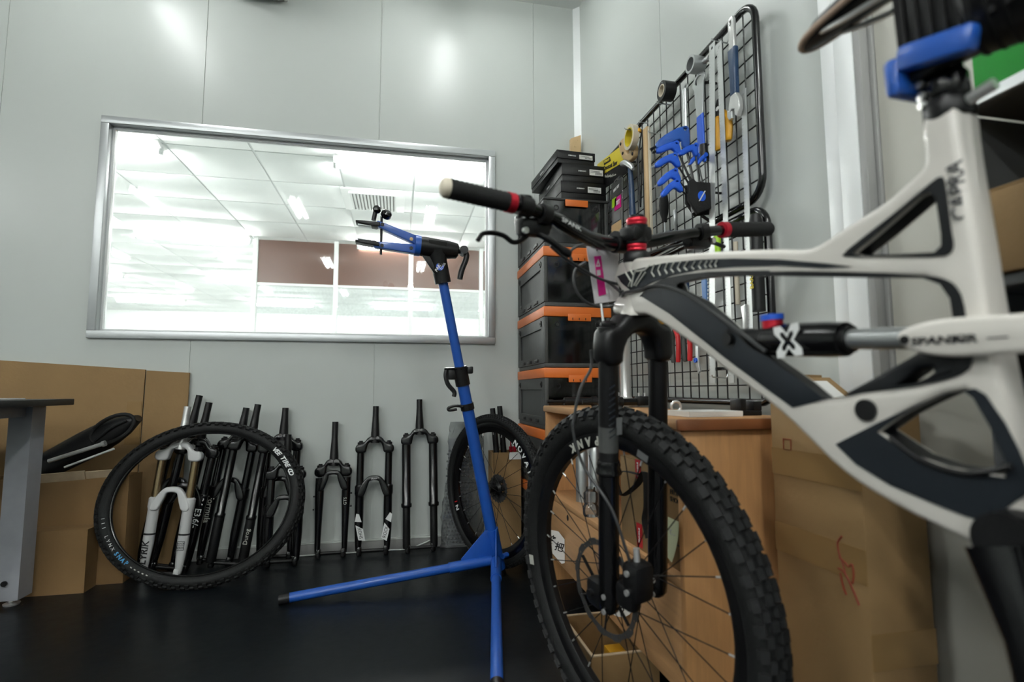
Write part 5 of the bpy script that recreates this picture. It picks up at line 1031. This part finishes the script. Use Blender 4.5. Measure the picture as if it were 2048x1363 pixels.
# number plate
pl = [(-.071, .709), (.011, .705), (.014, .599), (-.050, .592)]
Mp = basis(ST(0, 0, .07), SW, AX, FW)
npl = part('number_plate', MB().ext([[(x, z) for x, z in pl]], .002, Mp), 'plate', bike, 'blank white number plate with a pink sticker')
Mq = basis(ST(0, 0, .0685), SW, AX, -FW)
part('pink_sticker', MB().ext([[(-.053, .689), (-.036, .691), (-.022, .612), (-.041, .608)]], .001, Mp @ Mx.Translation((0, 0, -.0018))), 'pink', npl)
part('sticker_mark', MB().ext([[(-.049, .668), (-.038, .669), (-.043, .684)], [(-.0465, .6705), (-.0405, .671), (-.0432, .678)]], .0006, Mp @ Mx.Translation((0, 0, -.0026))), 'white_ink', npl)
part('sticker_mark', MB().ext([[(-.046, .650), (-.037, .651), (-.038, .662), (-.047, .661)]], .0006, Mp @ Mx.Translation((0, 0, -.0026))), 'white_ink', npl)
part('plate_tie', MB().tube([ST(-.045, .70, .072), ST(-.045, .722, .045)], .002, 6), 'black', npl)
part('plate_rod', MB().tube([ST(-.035, .592, .069), ST(-.036, .55, .060)], .003, 8), 'steel', npl)
# hoses and cables
def cable(pts, r=.0031, mat='cable_grey', name='cable', n=6): return part(name, MB().tube(smooth_path(pts, n), r, 7), mat, bike)
cable([ST(-.172, .703, .05), ST(-.127, .677, .055), ST(-.053, .644, .055), ST(.0, .628, .04), F(.01, .036, .024)])
cable([ST(-.02, .705, .06), ST(-.057, .716, .09), ST(-.088, .705, .095), ST(-.097, .687, .09), ST(-.079, .662, .085), ST(-.021, .640, .07), F(.012, .036, .026)])
cable([ST(-.065, .678, .08), ST(-.089, .661, .085), ST(-.093, .628, .08), ST(-.075, .600, .075), ST(-.036, .586, .07), ST(.005, .595, .045), F(.005, .032, .026), F(-.05, .030, .024), F(-.11, .027, .023), F(-.18, .001, .023), F(-.26, -.052, .023), F(-.34, -.108, .023)])
cable([ST(.2, .728, .035), ST(.12, .71, .06), ST(.06, .69, .075), ST(.0, .672, .08), ST(-.05, .66, .075)])
cable([ST(-.084, .50, .04), ST(-.084, .464, .04), ST(-.110, .425, .04), ST(-.122, .371, .045), ST(-.124, .333, .045), ST(-.110, .27, .03), ST(-.085, .2, -.02), ST(-.07, .127, -.045), ST(-.06, .086, -.05), ST(-.055, .04, -.055)], name='brake_hose')
# fork
cr = part('fork_crown', MB().ext([chaikin([(-.090, .470), (-.090, .530), (-.080, .545), (-.055, .550), (-.035, .574), (.035, .574), (.055, .550), (.080, .545), (.090, .530), (.090, .470), (.044, .470), (.042, .500), (.028, .527), (0, .535), (-.028, .527), (-.042, .500), (-.044, .470)], 1)], .052, basis(BASE + FW * .008, SW, AX, -FW), .014), 'black', bike)
for s in (-1, 1):
    X = s * .066
    part('upper_leg', MB().lathe([(.0195, .275), (.0195, .520), (.021, .528), (.021, .545), (.012, .549), (0, .549)], ST(X, 0, .008), AX, 26), 'black', bike)
    part('seal_ring', MB().lathe([(.0205, .252), (.0255, .256), (.0255, .262), (.0225, .268), (.0235, .274), (.021, .282), (.0195, .282)], ST(X, 0, .008), AX, 26), 'black_gloss', bike)
    part('lower_leg', MB().lathe([(.014, -.025), (.0195, -.018), (.0205, .0), (.0205, .255)], ST(X, 0, .008), AX, 26), 'black_gloss', bike)
    part('axle_clamp', MB().box((0, 0, 0), (.036, .075, .058), basis(ST(X * .97, -.002, .03), SW, FW, AX), .012), 'black', bike)
    for d_ in (-.018, .012): part('bolt', MB().cyl(ST(X - .019, d_, .0), ST(X - .022, d_, .0), .0055, n=10), 'silver', bike)
    part('leg_decal', MB().lathe([(.0199, 0), (.0199, .05)], ST(X, .30, .008), AX, 26), 'crate_grey' if s < 0 else 'black', bike)
for k in range(9): part('leg_stripe', MB().tube([ST(-.078, .33 + .012 * k, -.0085), ST(-.066, .338 + .012 * k, -.0121)], .0016, 5), 'frame_navy', bike)
part('leg_sticker', MB().box((0, 0, 0), (.016, .0012, .034), basis(ST(-.056, .352, -.0105), SW, FW, AX)), 'steel', bike)
part('red_dial', MB().cyl(ST(.066, .30, -.013), ST(.066, .318, -.013), .008, n=12), 'red_plain', bike)
part('air_cap', MB().lathe([(.017, .549), (.017, .557), (.011, .562), (0, .562)], ST(.066, 0, .008), AX, 20), 'yellow_tool', bike, 'gold adjuster cap')
part('air_cap', MB().lathe([(.016, .549), (.016, .554), (.010, .558), (0, .558)], ST(-.066, 0, .008), AX, 20), 'black', bike)
# front wheel
Mwh = basis(AXLE, FW, AX, SW)
wh = part('front_tyre', torus(MB(), .341, .0285, Mwh, 96, 16), 'rubber', bike)
part('tread', knobs(MB(), .341, .0285, Mwh, 62, [(0.12, .017, .011, .010, 0), (-.3, .017, .012, .010, .5), (.48, .016, .011, .010, .5), (-.62, .016, .010, .010, .1), (.92, .019, .013, .0115, .15), (-.95, .019, .013, .0115, .65), (1.2, .014, .008, .006, .65), (-1.2, .014, .008, .006, .65)]), 'rubber_grey', wh)
part('hot_patch', MB().box((0, 0, 0), (.02, .024, .001), Mwh @ basis((.335 * math.cos(rad(13)) * 1.0, -.335 * math.sin(rad(13)), -.0285), (.97, -.22, 0), (.22, .97, 0), (0, 0, 1))), 'decal_line', wh)
rim = part('front_rim', MB().lathe([(.318, -.016), (.318, .016), (.308, .0165), (.296, .014), (.287, .007), (.287, -.007), (.296, -.014), (.308, -.0165)], (0, 0, 0), (0, 0, 1), 80, M=Mwh, closed=True), 'black', bike)
mb = MB()
for i, c_ in enumerate('SPANK'):
    t_ = rad(84 - 6.2 * i); mb.text(c_, .027, Mwh @ basis((.3015 * math.cos(t_), .3015 * math.sin(t_), -.0170), (math.sin(t_), -math.cos(t_), 0), (-math.cos(t_), -math.sin(t_), 0), (0, 0, -1)), bold=.04)
part('rim_lettering', mb, 'decal_line', rim)
part('rim_sticker', MB().box((0, 0, 0), (.03, .014, .001), Mwh @ basis((.303 * math.cos(rad(105)), .303 * math.sin(rad(105)), -.0166), (-math.sin(rad(105)), math.cos(rad(105)), 0), (-math.cos(rad(105)), -math.sin(rad(105)), 0), (0, 0, 1))), 'steel', rim)
hubp = part('front_hub', MB().lathe([(.012, -.052), (.012, -.045), (.029, -.038), (.029, -.033), (.016, -.02), (.014, 0), (.016, .02), (.029, .036), (.029, .041), (.012, .046), (.012, .052)], M=Mwh, n=24), 'black', bike)
spoked(bike, Mwh, .027, .288, 28, 'black', .036, .00115)
va = rad(-23)
vp = part('valve_stem', MB().tube([Mwh @ V((.287 * math.cos(PI + rad(23)), .287 * math.sin(PI + rad(23)), 0)), Mwh @ V((.250 * math.cos(PI + rad(23)), .250 * math.sin(PI + rad(23)), 0))], .003, 8), 'black', bike)
part('valve_cap', MB().tube([Mwh @ V((.262 * math.cos(PI + rad(23)), .262 * math.sin(PI + rad(23)), 0)), Mwh @ V((.244 * math.cos(PI + rad(23)), .244 * math.sin(PI + rad(23)), 0))], .0052, 10), 'blue_grip', vp, 'blue valve cap')
# brake disc and caliper (left side)
P = []
for k in range(96): rr = .1015 - (.0035 if (k // 4) % 2 else 0); P.append((rr * math.cos(2 * PI * k / 96), rr * math.sin(2 * PI * k / 96)))
H_ = [[(.0875 * math.cos(2 * PI * k / 48), .0875 * math.sin(2 * PI * k / 48)) for k in range(48)]]
for k in range(24):
    a_ = 2 * PI * k / 24; H_.append([(.0935 * math.cos(a_) + .0024 * math.cos(s), .0935 * math.sin(a_) + .0024 * math.sin(s)) for s in [j * PI / 3 for j in range(6)]])
dsc = part('brake_disc', MB().ext([P] + H_, .0019, Mwh @ Mx.Translation((0, 0, -.049))), 'disc_steel', bike)
for k in range(6):
    a_ = k * PI / 3; part('disc_arm', MB().tube([Mwh @ V((.024 * math.cos(a_), .024 * math.sin(a_), -.049)), Mwh @ V((.086 * math.cos(a_ + .5), .086 * math.sin(a_ + .5), -.049))], .0045, 6, flat=.3), 'black', dsc)
part('disc_carrier', MB().lathe([(.028, -.051), (.028, -.047), (.018, -.047), (.018, -.051)], M=Mwh, closed=True), 'black', dsc)
cal = part('brake_caliper', MB().box((0, 0, 0), (.05, .045, .075), basis(ST(-.05, .062, -.058), SW, FW, AX), .012).box((0, 0, 0), (.03, .05, .05), basis(ST(-.062, .03, -.045), SW, FW, AX), .01), 'black', bike)
part('banjo_bolt', MB().cyl(ST(-.052, .10, -.058), ST(-.052, .125, -.056), .006, n=10), 'silver', cal)
for d_ in (.045, .082): part('bolt', MB().cyl(ST(-.076, d_, -.058), ST(-.080, d_, -.058), .006, n=10), 'silver', cal)
part('thru_axle', MB().tube([ST(-.09, 0, .044), ST(.09, 0, .044)], .0085, 14), 'black', bike)
# rear shock
sh = part('rear_shock', MB().tube([F(-0.3160, -0.0910), F(-0.3260, -0.0915), F(-0.4430, -0.1010)], [.018, .0205, .0205], 24), 'black', bike)
part('air_sleeve', MB().tube([F(-0.3260, -0.0915), F(-0.3460, -0.0930), F(-0.4210, -0.0990), F(-0.4430, -0.1010)], [.021, .0225, .0225, .021], 24), 'black_gloss', sh)
part('shock_shaft', MB().tube([F(-0.4430, -0.1010), F(-0.5410, -0.1080)], .0125, 18), 'steel', sh)
part('shock_ring', MB().tube([F(-0.4430, -0.1010), F(-0.4510, -0.1015)], .0165, 18), 'black', sh)
part('shock_eyelet', MB().tube([F(-0.2710, -0.0840, .022), F(-0.2710, -0.0840, -.022)], .015, 16).tube([F(-0.2710, -0.0840), F(-0.3190, -0.0905)], [.013, .016], 14), 'black', sh)
part('shock_bolt', MB().cyl(F(-0.2710, -0.0840, .022), F(-0.2710, -0.0840, .026), .008), 'black', sh)
part('lockout_knob', MB().tube([F(-0.3340, -0.0820), F(-0.3340, -0.0630)], .014, 16), 'red', sh)
part('rebound_knob', MB().tube([F(-0.3340, -0.0640), F(-0.3340, -0.0560)], .0155, 16), 'blue_grip', sh)
mb = MB(); Mk = MFL(-.378, -.0965, .0228, 3)
for q in ([(-.020, .021), (-.009, .021), (0, .009), (.009, .021), (.020, .021), (.020, .012), (.009, 0), (.020, -.012), (.020, -.021), (.009, -.021), (0, -.009), (-.009, -.021), (-.020, -.021), (-.020, -.012), (-.009, 0), (-.020, .012)],):
    mb.ext([q, [(x_ * .55, z_ * .58) for x_, z_ in q]], .0012, Mk)
part('shock_logo', mb, 'white_ink', sh, 'white X logo')
# linkage
for l in (.030, -.030):
    rk = part('rocker_arm', MB().ext([chaikin([(-0.527, -0.104), (-0.531, -0.099), (-0.539, -0.096), (-0.562, -0.092), (-0.589, -0.092), (-0.634, -0.095), (-0.72, -0.099), (-0.91, -0.13), (-0.91, -0.148), (-0.72, -0.132), (-0.63, -0.129), (-0.591, -0.13), (-0.572, -0.129), (-0.551, -0.125), (-0.537, -0.119), (-0.529, -0.113)], 1)], .014, MF @ Mx.Translation((0, 0, -l)), .005), 'frame_white', bike)
    if l > 0:
        part('arm_lettering', MB().text('SPANK', .0105, MFL(-.5655, -.1125, .0373, -1), sx=1.45, bold=.03, shear=.1), 'black_ink', rk)
        part('arm_lettering', MB().text('NR  —', .0105, MFL(-.602, -.1135, .0373, -1), sx=1.4, bold=.03, shear=.1), 'black_ink', rk)
    part('pivot_bolt', MB().cyl(F(-.5365, -.109, l * 1.2), F(-.5365, -.109, l * 1.27), .0048, n=12), 'black', rk)
part('lower_link', MB().ext([[(-.533, -.123), (-.582, -.131), (-.58, -.143), (-.559, -.148), (-.53, -.158), (-.462, -.168), (-.443, -.167), (-.494, -.143)], [(-.509, -.156), (-.534, -.139), (-.546, -.138), (-.547, -.143), (-.533, -.154)]], .034, MF, .004), 'frame_black', bike)
part('main_pivot', MB().cyl(F(-.475, -.184, .0195), F(-.475, -.184, .0235), .0125, n=20), 'black', bike)
part('frame_lettering', MB().text('CAPRA', .0185, basis(F(-.5905, .030, .0202), E2, (HH + LT * .75).normalized(), (LT - HH * .75).normalized()), bold=.02), 'black_ink', bike)
part('frame_cable_guide', MB().tube(smooth_path([F(-.50, -.212, .022), F(-.53, -.233, .023), F(-.57, -.241, .024), F(-.61, -.229, .028)]), .003, 8), 'black', bike)
# bottom bracket, crank and swingarm
BBp = (-.606, -.294)
part('bottom_bracket', MB().tube([F(*BBp, .045), F(*BBp, -.045)], .026, 24), 'black', bike)
part('crank_arm', MB().tube([F(*BBp, .060), F(-.625, -.366, .068), F(-.64, -.46, .075)], [.020, .013, .013], 12), 'black_gloss', bike)
part('pedal', MB().box((0, 0, 0), (.10, .10, .022), MF @ Mx.Translation((-.64, -.465, -.135)), .004), 'black', bike)
part('crank_arm', MB().tube([F(*BBp, -.060), F(-.59, -.215, -.070), F(-.575, -.13, -.078)], [.020, .013, .013], 12), 'black_gloss', bike)
part('chainring', MB().ext([[((.066 + (.004 if k % 2 else 0)) * math.cos(2 * PI * k / 64) + BBp[0], (.066 + (.004 if k % 2 else 0)) * math.sin(2 * PI * k / 64) + BBp[1]) for k in range(64)], [(.048 * math.cos(2 * PI * k / 24) + BBp[0], .048 * math.sin(2 * PI * k / 24) + BBp[1]) for k in range(24)]], .003, MF @ Mx.Translation((0, 0, .05))), 'black', bike)
RA = (-1.04, -.155)
for l in (.036, -.036): part('chainstay', MB().tube([F(-.64, -.235, l), F(-.80, -.215, l * 1.6), F(*RA, l * 1.9)], [.020, .014, .014], 12), 'frame_white', bike)
for l in (.034, -.034): part('seatstay', MB().tube([F(-.91, -.143, l), F(*RA, l * 1.9)], [.009, .010], 10), 'frame_white', bike)
Mrw = basis(F(*RA), HH, E2, RT)
rt_ = part('rear_tyre', torus(MB(), .341, .0285, Mrw, 72, 12), 'rubber', bike)
part('tread', knobs(MB(), .341, .0285, Mrw, 66, [(0., .021, .017, .008, 0), (.42, .019, .013, .008, .5), (-.42, .019, .013, .008, .5), (.86, .020, .013, .0095, .15), (-.86, .020, .013, .0095, .15)]), 'rubber_grey', rt_)
part('rear_rim', MB().lathe([(.318, -.016), (.318, .016), (.296, .014), (.287, .007), (.287, -.007), (.296, -.014)], n=64, M=Mrw, closed=True), 'black', bike)
part('rear_hub', MB().lathe([(.012, -.066), (.029, -.04), (.014, 0), (.029, .036), (.02, .066)], M=Mrw), 'black', bike)
for i in range(14):
    a0 = 2 * PI * i / 14; sd = .03 * (1 if i % 2 else -1); part('spoke', MB().tube([Mrw @ V((.028 * math.cos(a0 + .9), .028 * math.sin(a0 + .9), sd)), Mrw @ V((.288 * math.cos(a0), .288 * math.sin(a0), 0))], .0012, 5), 'black', bike)
# seatpost and saddle
part('seat_clamp', MB().lathe([(.0195, .086), (.0215, .090), (.0215, .104), (.0195, .108)], F(-.580, .020), E2, 24), 'black', bike)
part('clamp_bolt', MB().tube([F(-.600, .118, .004), F(-.622, .122, .004)], .006, 10), 'silver', bike)
part('seatpost_collar', MB().lathe([(.0165, .108), (.019, .112), (.019, .130), (.017, .134)], F(-.580, .020), E2, 24), 'black_gloss', bike)
part('seatpost', MB().tube([F(-.580, .12), F(-.580, .268)], .0153, 20), 'black_gloss', bike)
for z in (.108, .117, .130): part('post_screw', MB().lathe([(.0045, 0), (.0045, .004), (0, .005)], F(-.567, z + .02, .0155), HH * .5 + LT, 10), 'silver', bike)
vv = []; ff = []; n = 20; stn = [(-0.427, 0.004, 0.278, 0.004), (-0.434, 0.012, 0.28, 0.01), (-0.457, 0.019, 0.284, 0.016), (-0.512, 0.024, 0.288, 0.02), (-0.572, 0.036, 0.29, 0.022), (-0.622, 0.058, 0.293, 0.024), (-0.672, 0.07, 0.3, 0.026), (-0.697, 0.062, 0.304, 0.022), (-0.707, 0.02, 0.304, 0.01)]
for (x, w, z, h) in stn:
    for j in range(n):
        a_ = 2 * PI * j / n; vv.append(F(x, z + h * math.sin(a_) * (1 if math.sin(a_) > 0 else .8), w * math.cos(a_)))
for i in range(len(stn) - 1):
    for j in range(n): ff.append((i * n + j, i * n + (j + 1) % n, (i + 1) * n + (j + 1) % n, (i + 1) * n + j))
ff += [tuple(range(n - 1, -1, -1)), tuple(range((len(stn) - 1) * n, len(stn) * n))]
sd_ = part('saddle', MB().add(vv, ff), 'black', bike, 'black saddle with a tan edge', sharp=60)
pth = [F(x, z - h * .2, w * 1.02) for (x, w, z, h) in reversed(stn[1:])] + [F(-.425, .277, 0)] + [F(x, z - h * .2, -w * 1.02) for (x, w, z, h) in stn[1:]]
part('saddle_piping', MB().tube(smooth_path(pth, 3), .0042, 8), 'saddle_edge', sd_)
for l in (.02, -.02): part('saddle_rail', MB().tube(smooth_path([F(-.457, .278, l * .5), F(-.522, .264, l), F(-.622, .262, l), F(-.682, .288, l * 1.6)]), .0035, 8), 'steel', sd_)
# ------------------------------------------------------------------ second stand whose clamp grips the seatpost
PX, PY = .745, -.06
t = thing('work_stand', 'work stand gripping the seatpost in a ribbed black head with a blue jaw', 'repair stand', (PX, PY, 0))
part('upright', MB().tube([(PX, PY, .03), (PX, PY, 1.20)], .022, 18), 'blue', t)
part('base_plate', MB().lathe([(.20, 0), (.20, .012), (.05, .03), (.03, .06), (.023, .06)], (PX, PY, 0), n=32), 'blue', t)
cc = F(-.580, .215); ca_ = (V((PX, PY, 1.20)) - cc); ca_.z = 0; ln = ca_.length; ca_.normalize(); cs_ = ca_.cross(V((0, 0, 1)))
hd = part('clamp_head', MB().tube([cc + ca_ * .022, cc + ca_ * .03, cc + ca_ * .15, cc + ca_ * (ln + .05)], [.040, .052, .058, .05], 28), 'black', t)
for k in range(9): part('head_rib', torus(MB(), .0505 + .0004 * k, .0032, basis(cc + ca_ * (.032 + .0125 * k), cs_, (0, 0, 1), ca_), 32, 6), 'black_matte', hd)
part('head_socket', MB().tube([(PX, PY, 1.10), (PX, PY, 1.20)], .034, 18), 'black', t)
bk = part('clamp_cover', MB().box((0, 0, 0), (.125, .085, .085), MF @ Mx.Translation((-.615, .222, .018)), .014), 'black', t)
for k in range(10): part('cover_rib', MB().box((0, 0, 0), (.0045, .090, .004), MF @ Mx.Translation((-.562 - .0125 * k, .222, -.0255)), .001), 'black_matte', bk)
for k in range(6): part('cover_rib', MB().box((0, 0, 0), (.004, .088, .0045), MF @ Mx.Translation((-.5515, .222, -.016 + .0135 * k)), .001), 'black_matte', bk)
part('jaw', MB().box((0, 0, 0), (.070, .026, .018), MF @ Mx.Translation((-.594, .168, -.034)) @ Mx.Rotation(rad(14), 4, 'Z'), .006), 'blue', t)
part('jaw', MB().box((0, 0, 0), (.016, .040, .075), MF @ Mx.Translation((-.555, .160, -.006)), .006), 'blue', t)
part('jaw_pad', MB().box((0, 0, 0), (.05, .024, .012), MF @ Mx.Translation((-.585, .165, -.021)), .003), 'black', t)
